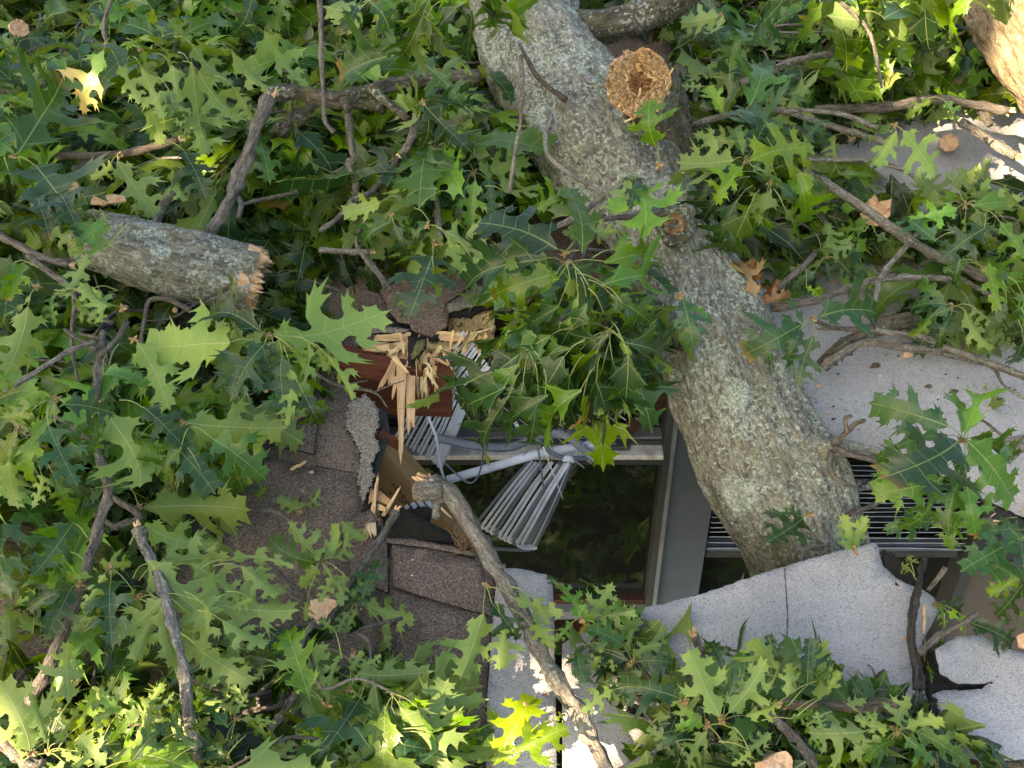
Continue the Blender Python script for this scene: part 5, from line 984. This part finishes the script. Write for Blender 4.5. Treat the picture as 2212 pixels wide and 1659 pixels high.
cluster('cluster of broad leaves in front of the white roof and dark blinds', (2, 1), (1815, 1195), .30, [
 (1720, 1110, 1200, 960, 'd', 1.1, 5), (1770, 1210, 1320, 1540, 'd', 1.2, 0), (1850, 1200, 2200, 1560, 'g', 1.25, 0), (1830, 1290, 1700, 1570, 'd', 1.0, 0), (1800, 1150, 1730, 915, 'b', .7, 10), (1830, 1150, 1865, 930, 'b', .6, 10), (1690, 1440, 1230, 1600, 'g', 1.0, 0), (1840, 1480, 1900, 1800, 'g', 1), (1700, 1170, 1210, 1260, 'g', .6), (1640, 1480, 1420, 1780, 'g', .9), (1850, 1260, 1960, 1480, 'g', .7), (1860, 1180, 2150, 1280, 'g', .7), (1500, 1300, 1200, 1480, 'g', .8), (1840, 1400, 1700, 1820, 'g', .8)], drop=.05)
cluster('bright hanging leaf at the right centre', (2, 1), (1750, 330), .18, [(1830, 350, 2070, 570, 'B', 1, 0), (1720, 320, 1480, 330, 'd', .9), (1740, 340, 1530, 470, 'd', .9), (1880, 320, 2060, 440, 'D', .9), (1700, 300, 1500, 200, 'g', .9), (1740, 380, 1640, 600, 'd', 1), (1600, 400, 1480, 540, 'g', .8)], drop=.03)
cluster('leaves at the right edge above the pale twigs', (2, 1), (1950, 80), .24, [(1960, 60, 2180, 280, 'g', 1), (1980, 50, 2000, 380, 'g', .7), (2200, 240, 2220, 480, 'g', .8), (1850, 40, 1680, 100, 'g', .9), (1800, 20, 1740, 190, 'd', .9), (2100, 300, 1990, 460, 'd', .8), (2210, 560, 2140, 700, 'd', 1), (2230, 480, 2080, 540, 'd', .8)], drop=.05)
cluster('dark leaves by the dead brown leaf', (2, 1), (930, 10), .16, [(920, 10, 950, 190, 'd', 1), (1000, 20, 1110, 190, 'd', .9), (860, 100, 690, 220, 'd', 1), (900, 20, 680, 60, 'D', .9), (800, 200, 900, 260, 'b', .8)], drop=.03)
cluster('loose pale green leaf lying alone on the white roof', (2, 1), None, .03, [(2070, 965, 1850, 825, 'P', .95, 0)], drop=.0, cat='leaf', name='fallen_leaf')
cluster('loose green leaf scrap at the trunk on the white roof', (2, 1), None, .03, [(800, 920, 700, 890, 'g', .8, 0)], drop=0, cat='leaf', name='fallen_leaf')
cluster('curled dead brown leaf between the trunk and the white roof', (2, 1), (480, 280), .16, [(470, 290, 350, 30, 'r', .9, 10), (450, 260, 440, 10, 'r', .7, -20), (480, 270, 500, 120, 'r', .7, 20), (500, 290, 710, 260, 'r', .8, 10), (520, 280, 640, 150, 'r', .7, 20)], drop=-.02, name='dead_leaves', cat='dead leaves')
# row 3
cluster('pale cluster of large overlapping leaves lower left', (0, 2), (900, 560), .20, [
 (960, 310, 1290, 770, 'P', 1.1, 0), (1210, 550, 1920, 715, 'P', 1.05, 0), (1050, 560, 765, 860, 'P', 1.05, 0), (1050, 620, 1090, 1030, 'P', 1.0, 0), (1040, 320, 1500, 290, 'P', .8), (1240, 330, 1600, 500, 'P', .9), (940, 75, 1410, 240, 'P', .9, 0), (1330, 610, 1330, 960, 'P', .9), (1300, 900, 1590, 1180, 'P', .95), (1000, 640, 860, 980, 'P', .9), (1440, 700, 1720, 900, 'P', .9), (1200, 640, 1260, 900, 'P', .9), (1480, 310, 1930, 300, 'P', .4, 30), (1560, 350, 1800, 560, 'G', .8), (1640, 560, 1500, 620, 'G', .8)], drop=.03)
cluster('dark leaf hanging between two pale ones lower left', (0, 2), (730, 370), .23, [(720, 440, 700, 910, 'd', 1, 0), (680, 400, 540, 640, 'P', .8), (640, 330, 860, 360, 'P', .8), (860, 500, 920, 640, 'P', .9), (560, 600, 480, 780, 'P', .9)], drop=.03)
cluster('dark leaf pair beside the slim branch lower left', (0, 2), (520, 470), .19, [(500, 470, 165, 640, 'd', 1.0, 0), (470, 480, 290, 820, 'd', .9), (480, 60, 240, 440, 'd', 1.0, 0), (440, 250, 370, 370, 'P', .9), (600, 420, 440, 480, 'g', .8)], drop=.03)
cluster('pale leaf lying on the shingles at the left edge', (0, 2), (90, 930), .08, [(90, 930, 30, 640, 'P', 1.15, 0), (240, 640, 60, 600, 'd', .8)], drop=.0)
cluster('large pale leaf standing in the sun at the bottom left corner', (0, 2), (200, 1560), .30, [(190, 1540, 20, 1040, 'P', 1.0, 0), (450, 1240, 510, 830, 'P', .9, 10), (240, 1480, 80, 1380, 'E', .9), (300, 1500, 260, 1150, 'E', .6, 30)], drop=-.02)
cluster('sunlit mass of yellow-green leaves at the bottom left', (0, 2), (310, 1560), .22, [
 (360, 1500, 560, 1260, 'E', .6), (420, 1540, 700, 1320, 'e', .6), (500, 1400, 640, 1150, 'e', .7), (620, 1400, 880, 1110, 'E', .7), (700, 1500, 900, 1260, 'g', .7), (740, 1600, 920, 1290, 'P', .5), (850, 1620, 1100, 1330, 'g', .7), (900, 1500, 940, 1200, 'D', .8), (950, 1300, 1030, 1090, 'E', .7), (1000, 1280, 1140, 1180, 'E', .6), (690, 1640, 480, 1470, 'D', 1), (600, 1620, 380, 1600, 'E', .7), (420, 1620, 240, 1700, 'E', .8), (340, 1350, 380, 1120, 'E', .8), (520, 1560, 460, 1330, 'e', .6), (1280, 1520, 1110, 1310, 'd', .9), (1230, 1420, 1330, 1320, 'g', .9), (560, 1300, 760, 1080, 'E', .6), (780, 1300, 640, 1180, 'e', .7), (140, 1620, 10, 1480, 'E', .9), (1100, 1640, 880, 1660, 'g', .8)], drop=-.02, spread=.7)
cluster('spray of long pale leaves beside the peeled stick lower left', (0, 2), (1350, 1000), .12, [(1330, 960, 1020, 760, 'P', 1), (1380, 1020, 1640, 1180, 'P', 1), (1340, 1040, 1240, 1300, 'g', .9), (1400, 980, 1640, 820, 'P', .9), (1300, 1020, 1080, 1120, 'd', .9)], drop=.02)
cluster('dark leaves and a leaf in shade at the bottom beside the felt patch', (0, 2), (1530, 1340), .14, [(1510, 1290, 1330, 1180, 'P', .9), (1520, 1310, 1620, 1190, 'P', .9), (1560, 1340, 1800, 1330, 'E', .5), (1600, 1360, 1790, 1510, 'g', .6), (1450, 1540, 1560, 1440, 'd', 1), (1470, 1600, 1280, 1400, 'd', 1), (1480, 1400, 1280, 1280, 'd', .9), (1500, 1500, 1330, 1620, 'd', .9), (1760, 1650, 1890, 1460, 'P', 1), (2050, 1640, 2220, 1560, 'd', .9)], drop=.01)
cluster('upright leaf on the shingles below the tan chip', (0, 2), (2120, 1250), .16, [(2000, 1190, 1870, 750, 'g', 1.0, 0), (2110, 1130, 1950, 990, 'D', .9), (1960, 1120, 2090, 820, 'P', .9), (1920, 960, 1790, 830, 'g', .9), (2140, 1230, 2180, 900, 'B', .6, 20), (2180, 780, 2060, 700, 'g', .9), (1750, 960, 1560, 920, 'd', .9), (1700, 1000, 1620, 1100, 'D', .8)], drop=.0)
cluster('leaves left of the grey stick near the hole', (0, 2), (2080, 320), .12, [(2070, 310, 1830, 90, 'P', .8), (2060, 330, 1720, 230, 'g', .9), (2100, 310, 2180, 60, 'P', 1), (2160, 300, 2260, 120, 'B', .9), (2100, 360, 2200, 520, 'D', .9), (2050, 360, 1920, 480, 'P', .9), (2150, 420, 2080, 600, 'P', .9), (2230, 400, 2200, 620, 'D', .9), (1990, 580, 1960, 700, 'P', 1)], drop=.01)
cluster('pale leaf pair lying on the brown shingles below the hole', (1, 2), (90, 590), .08, [(160, 590, 500, 650, 'P', 1.15, 0), (140, 560, 230, 300, 'd', .9), (60, 540, 250, 430, 'P', .9), (0, 60, 160, 175, 'B', 1), (100, 620, 30, 800, 'E', .8), (60, 640, -40, 760, 'P', .8), (260, 730, 340, 880, 'D', .5), (30, 520, 150, 620, 'd', .9)], drop=.01)
cluster('three leaves hanging from the front branch over the white strip', (1, 2), (935, 480), .12, [(920, 660, 800, 1100, 'P', 1.05, 0), (970, 580, 1110, 860, 'd', 1.0, 0), (1040, 720, 1040, 1035, 'P', 1.0, 0), (1120, 560, 1450, 650, 'P', .8), (1250, 560, 1370, 720, 'P', .8), (1230, 740, 1400, 890, 'E', .9), (960, 520, 940, 470, 'g', .6)], drop=.03)
cluster('leaf cluster at the window corner on the white sheet', (1, 2), (1570, 690), .13, [
 (1550, 680, 1430, 440, 'g', .9), (1600, 670, 1770, 455, 'P', 1.0, 0), (1640, 690, 1900, 590, 'D', 1), (1640, 720, 1500, 560, 'g', .8), (1500, 710, 1400, 860, 'g', .9), (1680, 700, 1960, 640, 'g', .9), (1700, 760, 1980, 700, 'P', .9), (1420, 500, 1350, 400, 'd', .9)], drop=.0)
cluster('drooping leaf cluster left of the bottom white sheet', (1, 2), (1890, 985), .12, [(1840, 880, 1550, 730, 'd', 1.0, 0), (1900, 890, 1870, 740, 'P', .9), (1920, 970, 2170, 1000, 'd', 1), (1850, 960, 1600, 880, 'd', 1), (1910, 930, 2060, 810, 'P', 1), (1880, 1010, 1960, 1100, 'D', .8), (1560, 870, 1590, 1140, 'd', .8), (1700, 880, 1620, 1030, 'P', .9), (1740, 900, 1760, 1040, 'P', .8), (1960, 920, 2050, 700, 'P', .7)], drop=.0)
cluster('long blue-green leaf lying on the bottom white sheet', (1, 2), (2230, 1230), .12, [(2190, 1210, 1780, 1080, 'd', 1.0, 0), (1700, 1100, 1800, 1230, 'D', .8), (1900, 1180, 1660, 1130, 'd', .7), (1760, 1150, 1540, 1270, 'E', .8)], drop=.0)
cluster('big sunlit yellow leaf at the bottom of the white strip', (1, 2), (960, 1680), .10, [(990, 1640, 1195, 1150, 'e', 1.0, 0), (1020, 1610, 1450, 1330, 'e', .8, 10), (1000, 1640, 920, 1370, 'g', .8), (1380, 1350, 1450, 1300, 'e', 1)], drop=-.02)
cluster('pale leaves heaped at the bottom left of the white strip', (1, 2), (60, 1150), .14, [
 (110, 1040, 610, 1050, 'P', .9, 0), (10, 1250, 520, 1300, 'P', 1, 0), (550, 1440, 640, 1060, 'P', 1.05, 0), (580, 1430, 740, 1260, 'P', .9), (190, 1440, 600, 1590, 'd', 1.0, 0), (60, 1390, 280, 1440, 'd', 1), (500, 1640, 710, 1490, 'd', .9), (150, 1000, 260, 920, 'P', .9), (200, 1300, 380, 1390, 'P', .9), (30, 1500, 160, 1640, 'B', .9), (260, 1600, 420, 1660, 'b', .8), (420, 1480, 700, 1420, 'P', .9), (100, 1180, 0, 1330, 'g', .9), (60, 1020, 120, 880, 'P', 1), (300, 1500, 250, 1640, 'b', .9), (0, 1420, -60, 1640, 'g', .9)], drop=.02)
cluster('upright pale leaves at the bottom right of the white strip', (2, 2), (260, 1350), .14, [
 (240, 1330, 20, 880, 'P', 1.0, 0), (300, 1300, 610, 1010, 'P', 1.0, 0), (270, 1260, 340, 1000, 'd', .6), (620, 1020, 470, 790, 'P', 1.05, 0), (680, 1200, 720, 980, 'P', .9), (890, 1220, 870, 810, 'P', .6), (900, 1200, 1020, 1030, 'P', .7), (810, 1130, 790, 800, 'd', 1), (280, 1050, 210, 830, 'd', .9), (860, 1100, 960, 1030, 'd', .9), (640, 980, 560, 780, 'd', .9), (400, 1320, 620, 1260, 'P', .9), (700, 1340, 860, 1320, 'g', .8)], drop=-.03)
cluster('leaves right of the bottom centre with a dark tip', (2, 2), (160, 1380), .12, [(110, 1400, -90, 1130, 'P', .9), (140, 1390, -60, 1380, 'b', 1), (160, 1420, 20, 1640, 'P', .9), (330, 1400, 340, 1560, 'P', .9), (420, 1540, 600, 1460, 'E', .9), (260, 1500, 380, 1620, 'g', .9), (440, 1560, 330, 1660, 'P', .9), (0, 1420, -160, 1560, 'd', .9), (-80, 1500, -240, 1400, 'D', .9)], drop=.0)
cluster('star-shaped leaf cluster at the bottom right with a brown bud', (2, 2), (1385, 1415), .18, [
 (1390, 1380, 1450, 1180, 'P', 1.05, 0), (1450, 1400, 1700, 1330, 'P', 1), (1330, 1420, 1100, 1350, 'P', .9), (1440, 1460, 1640, 1640, 'g', 1.05, 0), (1360, 1480, 1200, 1650, 'g', 1), (1490, 1410, 1890, 1600, 'g', .75, 10), (1180, 1420, 820, 1470, 'D', 1.15, 0), (1300, 1380, 1220, 1300, 'P', .9), (1320, 1480, 1060, 1560, 'P', .9), (900, 1400, 860, 1290, 'P', 1), (800, 1380, 900, 1540, 'b', .8), (1060, 1240, 1170, 1180, 'P', .7), (1500, 1360, 1570, 1300, 'g', .8)], drop=.0)
cluster('dark leaves behind the short dark log', (2, 2), (1120, 1240), .08, [(1110, 1230, 1090, 1070, 'd', 1), (1250, 1220, 1230, 1080, 'd', 1), (1330, 1210, 1420, 1130, 'g', .9), (1000, 1200, 900, 1100, 'd', .9)], drop=-.03)
cluster('hanging leaf pair in front of the lower trunk', (2, 2), (1110, 250), .17, [(1110, 230, 1070, 0, 'P', 1.1, 0), (1100, 250, 990, 100, 'P', .8), (1120, 220, 1230, 40, 'P', .8)], drop=-.02)
cluster('single leaf lying on the lower trunk', (2, 2), (830, 10), .10, [(780, 40, 560, 235, 'd', 1.1, 0), (770, 30, 620, 10, 'g', .8)], drop=-.01)
cluster('large mottled leaf at the right edge by the beige panel', (2, 2), (2260, 110), .22, [(2210, 160, 1770, 360, 'd', 1.1, 0), (2200, 180, 2180, 540, 'd', 1.0, 0), (2190, 120, 1840, 90, 'd', .8), (2000, 90, 2110, 160, 'g', .8), (1620, 60, 1290, 80, 'd', .9), (1820, 10, 1700, 230, 'g', 1), (1560, 40, 1500, 100, 'g', .8)], drop=.02)
cluster('dark drooping leaves at the right edge in front of the panel', (2, 2), (2230, 420), .16, [(2210, 460, 2080, 720, 'd', 1), (2190, 430, 1960, 520, 'g', .9), (2220, 480, 2200, 800, 'g', .9), (2160, 420, 1900, 330, 'd', .8)], drop=.05)
cluster('blue-green leaves growing from the torn gap on the right', (2, 2), (1640, 590), .06, [(1640, 590, 1790, 640, 'd', .8), (1660, 600, 1730, 760, 'g', .8), (1700, 640, 1840, 780, 'b', .7), (1850, 710, 2140, 870, 'd', .9), (1560, 960, 1600, 1120, 'g', .4), (1450, 290, 1520, 350, 'E', .8), (1420, 330, 1480, 400, 'E', .8), (1690, 820, 1640, 880, 'g', .9)], drop=.01)
# ================================================================== LEAVES: dense piles
LEFT = [(-150, -250), (1000, -250), (1000, 60), (1040, 200), (1120, 330), (1180, 430), (1180, 490), (1060, 515), (980, 500), (880, 520), (790, 570), (725, 670), (700, 770), (690, 840), (620, 860), (520, 900), (450, 1030), (390, 1090), (440, 1190), (560, 1260), (680, 1180), (740, 1190), (710, 1260), (760, 1330), (750, 1400), (840, 1470), (935, 1540), (940, 1659), (940, 1800), (735, 1800), (710, 1600), (640, 1545), (575, 1600), (560, 1800), (-150, 1800), (-150, 1500), (120, 1480), (120, 1190), (-150, 1190)]
RIGHT = [(1260, -250), (2400, -250), (2400, 250), (2160, 225), (2060, 235), (1900, 262), (1760, 285), (1640, 330), (1580, 380), (1560, 520), (1500, 420), (1480, 300), (1500, 200), (1500, 90), (1480, 40), (1260, 20)]
RMID = [(1500, 330), (1640, 330), (1720, 380), (1800, 430), (1960, 480), (1990, 510), (1880, 545), (1700, 560), (1620, 580), (1570, 540)]
RSIDE = [(2010, 460), (2100, 430), (2260, 420), (2400, 420), (2400, 740), (2230, 720), (2120, 730), (2010, 720), (1990, 640), (2010, 560)]
RBOT = [(1400, 1600), (1440, 1540), (1540, 1500), (1660, 1500), (1800, 1530), (1940, 1550), (2030, 1600), (2060, 1660), (2060, 1800), (1430, 1800)]
CORN = [(1215, 1270), (1350, 1300), (1400, 1320), (1420, 1400), (1400, 1480), (1300, 1460), (1240, 1400)]
TOPM = [(1170, 420), (1330, 480), (1380, 560), (1400, 700), (1380, 860), (1230, 870), (1010, 830), (1020, 700), (1080, 600), (1130, 520)]
def sample(poly, n, rs, hr):
    xs = [p[0] for p in poly]; ys = [p[1] for p in poly]; out = []
    while len(out) < n:
        x, y = rs.uniform(min(xs), max(xs)), rs.uniform(min(ys), max(ys))
        if 430 < x < 760 and 1180 < y < 1640 and rs.rand() < .72: continue
        if 150 < x < 430 and 1180 < y < 1500 and rs.rand() < .72: continue
        if inside(poly, x, y) and rs.rand() < (dist(R(x, y))/3.7)**2: out.append((x, y, rs.uniform(*hr)))
    return out
rs = np.random.RandomState(99)
def fillleaves(name, label, spots, lo=True, gray=1):
    Vs = []; Fs = []; Cs = []; Ls = []; off = 0
    for x, y, h in spots:
        p = R(x, y, h); a = rad(-90)+rs.randn()*1.1; L = rs.uniform(.17, .24)
        d = nz(RT*math.cos(a)+RU*math.sin(a)+RN*rs.uniform(-.8, .3)+np.array([0, 0, -rs.uniform(0, .9)])); n_ = nz(RN+.9*rs.randn(3))
        if rs.rand() < .42: n_ = -n_
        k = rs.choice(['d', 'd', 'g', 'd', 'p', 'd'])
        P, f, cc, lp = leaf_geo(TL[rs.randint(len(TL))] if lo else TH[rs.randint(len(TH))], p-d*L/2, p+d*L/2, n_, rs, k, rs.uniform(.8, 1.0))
        cc[:, :3] *= rs.uniform(.5, 1.0)  # leaf colour darkened to imitate shade deep in the pile
        Vs.append(P); Fs += [tuple(i+off for i in t) for t in f]; Cs.append(cc); Ls.append(lp); off += len(P)
    o = mesh(name, np.vstack(Vs), Fs, M_LEAF, None, True, attrs={'lc': ('FLOAT_COLOR', np.vstack(Cs)), 'lp': ('FLOAT_VECTOR', np.vstack(Ls))})
    tag(o, label, 'leaves'); o['kind'] = 'stuff'; return o
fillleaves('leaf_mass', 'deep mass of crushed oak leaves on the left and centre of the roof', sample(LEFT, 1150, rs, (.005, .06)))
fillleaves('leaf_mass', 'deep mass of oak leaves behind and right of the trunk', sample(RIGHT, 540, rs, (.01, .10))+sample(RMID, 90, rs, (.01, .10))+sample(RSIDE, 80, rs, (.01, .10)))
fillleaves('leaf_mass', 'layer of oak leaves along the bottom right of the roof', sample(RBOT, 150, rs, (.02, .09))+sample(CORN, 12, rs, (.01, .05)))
# litter on the porch floor under the hole, seen only in the dark panes
sp = []
for _ in range(420): sp.append((rs.uniform(-.6, .9), rs.uniform(.9, YW-.06), ZB-.20+rs.uniform(0, .16)))
Vs = []; Fs = []; Cs = []; Ls = []; off = 0
for x, y, z in sp:
    a = rs.uniform(0, 6.28); L = rs.uniform(.12, .19); d = nz(np.array([math.cos(a), math.sin(a), rs.uniform(-.3, .5)])); n_ = nz(np.array([0, 0, 1])+.5*rs.randn(3)); p = np.array([x, y, z])
    P, f, cc, lp = leaf_geo(TL[rs.randint(len(TL))], p-d*L/2, p+d*L/2, n_, rs, rs.choice(['g', 'b', 'p']), 1.0)
    Vs.append(P); Fs += [tuple(i+off for i in t) for t in f]; Cs.append(cc); Ls.append(lp); off += len(P)
o = mesh('leaf_mass', np.vstack(Vs), Fs, M_LEAF, None, True, attrs={'lc': ('FLOAT_COLOR', np.vstack(Cs)), 'lp': ('FLOAT_VECTOR', np.vstack(Ls))}); tag(o, 'leaves heaped below the broken window inside the hole', 'leaves'); o['kind'] = 'stuff'
# leafy sprigs: a few kinds, copied
protos = []
for k in range(8):
    r_ = np.random.RandomState(700+k); t = empty('leafy_sprig', (0, 0, 0)); bag = Bag()
    dr = np.array([0, -1, 0.0])
    tube('twig', [np.array([0, 0, 0]), np.array([.02*r_.randn(), .09, .01]), np.array([.03*r_.randn(), .15, -.01]), np.array([.04*r_.randn(), .21, -.04])], [.0022, .0027, .0032, .004], M_TWIG, t, seg=6, sub=4, rough=.15, knots=5, seed=k)
    for i in range(r_.randint(7, 10)):
        a = rad(-90)+rad(r_.uniform(-125, 125)); L = r_.uniform(.17, .25)
        dz = -r_.uniform(.1, 1.7) if k < 5 else r_.uniform(-.7, .2)
        d = nz(np.array([math.cos(a), math.sin(a), dz])); b = d*r_.uniform(.02, .045)+np.array([0, r_.uniform(0, .05), r_.uniform(0, .01)])
        n_ = nz(np.array([math.cos(a)*-dz*.8, math.sin(a)*-dz*.8, .8])+.55*r_.randn(3))
        if r_.rand() < .32: n_ = -n_
        leaf_obj(t, TH[r_.randint(len(TH))], b, b+d*L, n_, r_, r_.choice(['d', 'd', 'g', 'g', 'b', 'p']), r_.uniform(.86, 1.06), pet=np.array([0, r_.uniform(0, .04), 0]))
    protos.append(t)
bpy.context.view_layer.update()
used = [0]*8
from mathutils import Matrix
def place(x, y, h, label, group, yaw=None, tilt=None):
    k = rs.randint(8); src = protos[k]
    if used[k] == 0: o = src
    else:
        o = src.copy(); COL.objects.link(o)
        for ch in list(src.children): c = ch.copy(); COL.objects.link(c); c.parent = o
    used[k] += 1
    yaw = rs.randn()*.8 if yaw is None else yaw
    M = Matrix.Rotation(yaw, 3, 'Z') @ Matrix.Rotation(rs.uniform(-.25, .2), 3, 'X') @ Matrix.Rotation(rs.uniform(-.3, .3), 3, 'Y')
    o.rotation_euler = M.to_euler(); o.location = R(x, y, h); o['label'] = label; o['category'] = 'leafy sprig'; o['group'] = group
    s = rs.uniform(.92, 1.22); o.scale = (s, s, s)
def area(poly, n, hr, label, group, reach=105):
    k = 0
    while k < n:
        x, y, h = sample(poly, 1, rs, hr)[0]
        if any(math.hypot(x-p, y+70-q) < 215 for p, q in tax[1:9]): continue
        if poly in (LEFT, RIGHT): h = .04+.20*min(1, max(0, noise.noise(Vector((x*.0065, y*.0085, 3.3)))*1.5+.45))+.03*rs.rand()
        if (120 < x < 620 and 400 < y < 700) or (180 < x < 760 and 1120 < y < 1659): h = min(h, .07)
        if all(inside(poly, x+a, y+b) for a, b in ((0, reach), (-reach*.6, reach*.6), (reach*.6, reach*.6))) or (rs.rand() < .03): place(x, y, h, label, group); k += 1
area(LEFT, 165, (.05, .15), 'green leafy oak sprig tangled in the large pile covering the left of the roof', 'sprigs in the left pile')
area(RIGHT, 78, (.06, .18), 'green leafy oak sprig in the tangle behind and right of the trunk', 'sprigs in the upper right tangle')
area(RMID, 8, (.06, .14), 'leafy oak sprig under the star-shaped cluster right of the trunk', 'sprigs right of the trunk')
area(RSIDE, 9, (.04, .13), 'leafy oak sprig lying on the white roof at the right edge', 'sprigs at the right edge')
area(RBOT, 11, (.05, .11), 'leafy oak sprig in the bottom right heap on the white sheet', 'sprigs at the bottom right')
for x, y, h in [(1250, 570, .32), (1210, 620, .32), (1290, 640, .30), (1270, 690, .28), (1270, 700, .27)]: place(x, y, h, 'dark leafy sprig inside the big cluster hanging over the hole', 'sprigs over the hole', yaw=rs.randn()*.4)
for p_, u_ in zip(protos, used):
    if not u_:
        for ch in list(p_.children): bpy.data.objects.remove(ch)
        bpy.data.objects.remove(p_)
# loose leaves on bare shingles are single things
rs = np.random.RandomState(61)
for i in range(60):
    poly = [LEFT, LEFT, RIGHT, RBOT][i % 4]; x, y, h = sample(poly, 1, rs, (.14, .26))[0]
    if i % 4 == 3: h = .1
    P0 = R(x, y, h); a = rs.uniform(0, 6.28); L = rs.uniform(.09, .24); d = nz(RT*math.cos(a)+RU*math.sin(a)+RN*rs.uniform(-.4, .4)); sd = nz(np.cross(d, RN))
    t = empty('bare_twig', P0, 'thin bare twig with small side shoots lying loose in the oak leaves', 'twig', 'bare twigs scattered through the leaf piles')
    Q = [P0, P0+d*L*.4+sd*L*rs.uniform(-.08, .08), P0+d*L*.75+sd*L*rs.uniform(-.14, .14), P0+d*L+sd*L*rs.uniform(-.2, .2)]
    mt = [M_TWIG, M_TWIGD, M_TWIGP][rs.randint(3)]
    tube('stem', Q, [.0036, .003, .0024, .0014], mt, t, seg=6, sub=5, rough=.18, knots=7, seed=i)
    for k in range(rs.randint(1, 4)):
        q = Q[1+k % 2]; e = nz(d+sd*rs.choice([-1, 1])*rs.uniform(.5, 1.1)+RN*rs.uniform(-.2, .5))*L*rs.uniform(.12, .35)
        tube('shoot', [q, q+e*.5+RN*.003, q+e], [.002, .0018, .0012], mt, t, seg=5, sub=3, rough=.2, knots=3, seed=i+k)
# ================================================================== SUN BLOCKER (unseen tree shape, added behind and left of the viewer to shade the roof)
SC = np.array([0, 2.0, 3.0])+sdir*8.5
su = nz(np.cross(sdir, [0, 0, 1])); sv = np.cross(su, sdir)
gaps = [(40, 1590, 150, 70, .28), (300, 1610, 130, 50, .26), (430, 1540, 0, 0, .22), (110, 1440, 0, 10, .26), (490, 1400, -50, -50, .22), (1170, 1450, 10, 20, .03), (1120, 1550, 55, 50, .04), (1260, 1590, 60, 60, .06), (965, 1505, -20, -35, .01), (195, 200, 10, 50, .40), (2200, 40, 120, 130, .62), (2160, 150, 60, 90, .6), (2195, 330, 0, 10, .04), (1960, 110, 40, 20, .25), (-60, 1600, 90, 90, .25)]  # openings left in the added blocker so sun lands on chosen spots
bag = []; Fs = []; n_c = 0
rs = np.random.RandomState(5)
for layer in range(3):
    for i in range(-26, 27):
        for j in range(-22, 23):
            q = SC+su*(i*.115+rs.uniform(-.04, .04))+sv*(j*.115+rs.uniform(-.04, .04))+sdir*(layer*.25+rs.uniform(-.1, .1))
            hit = False
            for gx, gy, ax_, ay_, gh in gaps:
                land = q-sdir*((RN@(q-RP)-gh)/(RN@sdir)); px, py = toPx(land) if dist(land) > .5 else (-9999, -9999)
                if ((px-gx)/(ax_+105))**2+((py-gy)/(ay_+95))**2 < 1: hit = True; break
            if hit: continue
            a = rs.uniform(0, 6.28); n_ = nz(sdir+.35*rs.randn(3)); u = nz(np.cross(n_, [math.cos(a), math.sin(a), .3])); v = np.cross(n_, u); s = rs.uniform(.10, .125)
            k = 7; pts = [q+(u*math.cos(t)*(1 if m % 2 else .8)+v*math.sin(t)*(1 if m % 2 else .8))*s for m, t in enumerate(np.linspace(0, 6.283, k, endpoint=False))]
            o_ = len(bag); bag += pts; Fs.append(tuple(range(o_, o_+k)))
st = empty('sun_blocker', ((SC+su*3.4)[0], (SC+su*3.4)[1], 0), 'unseen tree-shaped sun blocker added behind the viewer to shade the roof', 'sun blocker')
M_BLOCKER = plain('blocker_card', (.05, .10, .03), .6, vary=.3)
mesh('blocker_cards', bag, Fs, M_BLOCKER, st)
tb = SC+su*3.4; tube('trunk', [np.array([tb[0], tb[1], 0]), np.array([tb[0]-.1, tb[1]+.1, 4]), SC+su*2.9], [.3, .24, .1], M_BARKD, st, seg=16, sub=6)  # stem of the added sun blocker
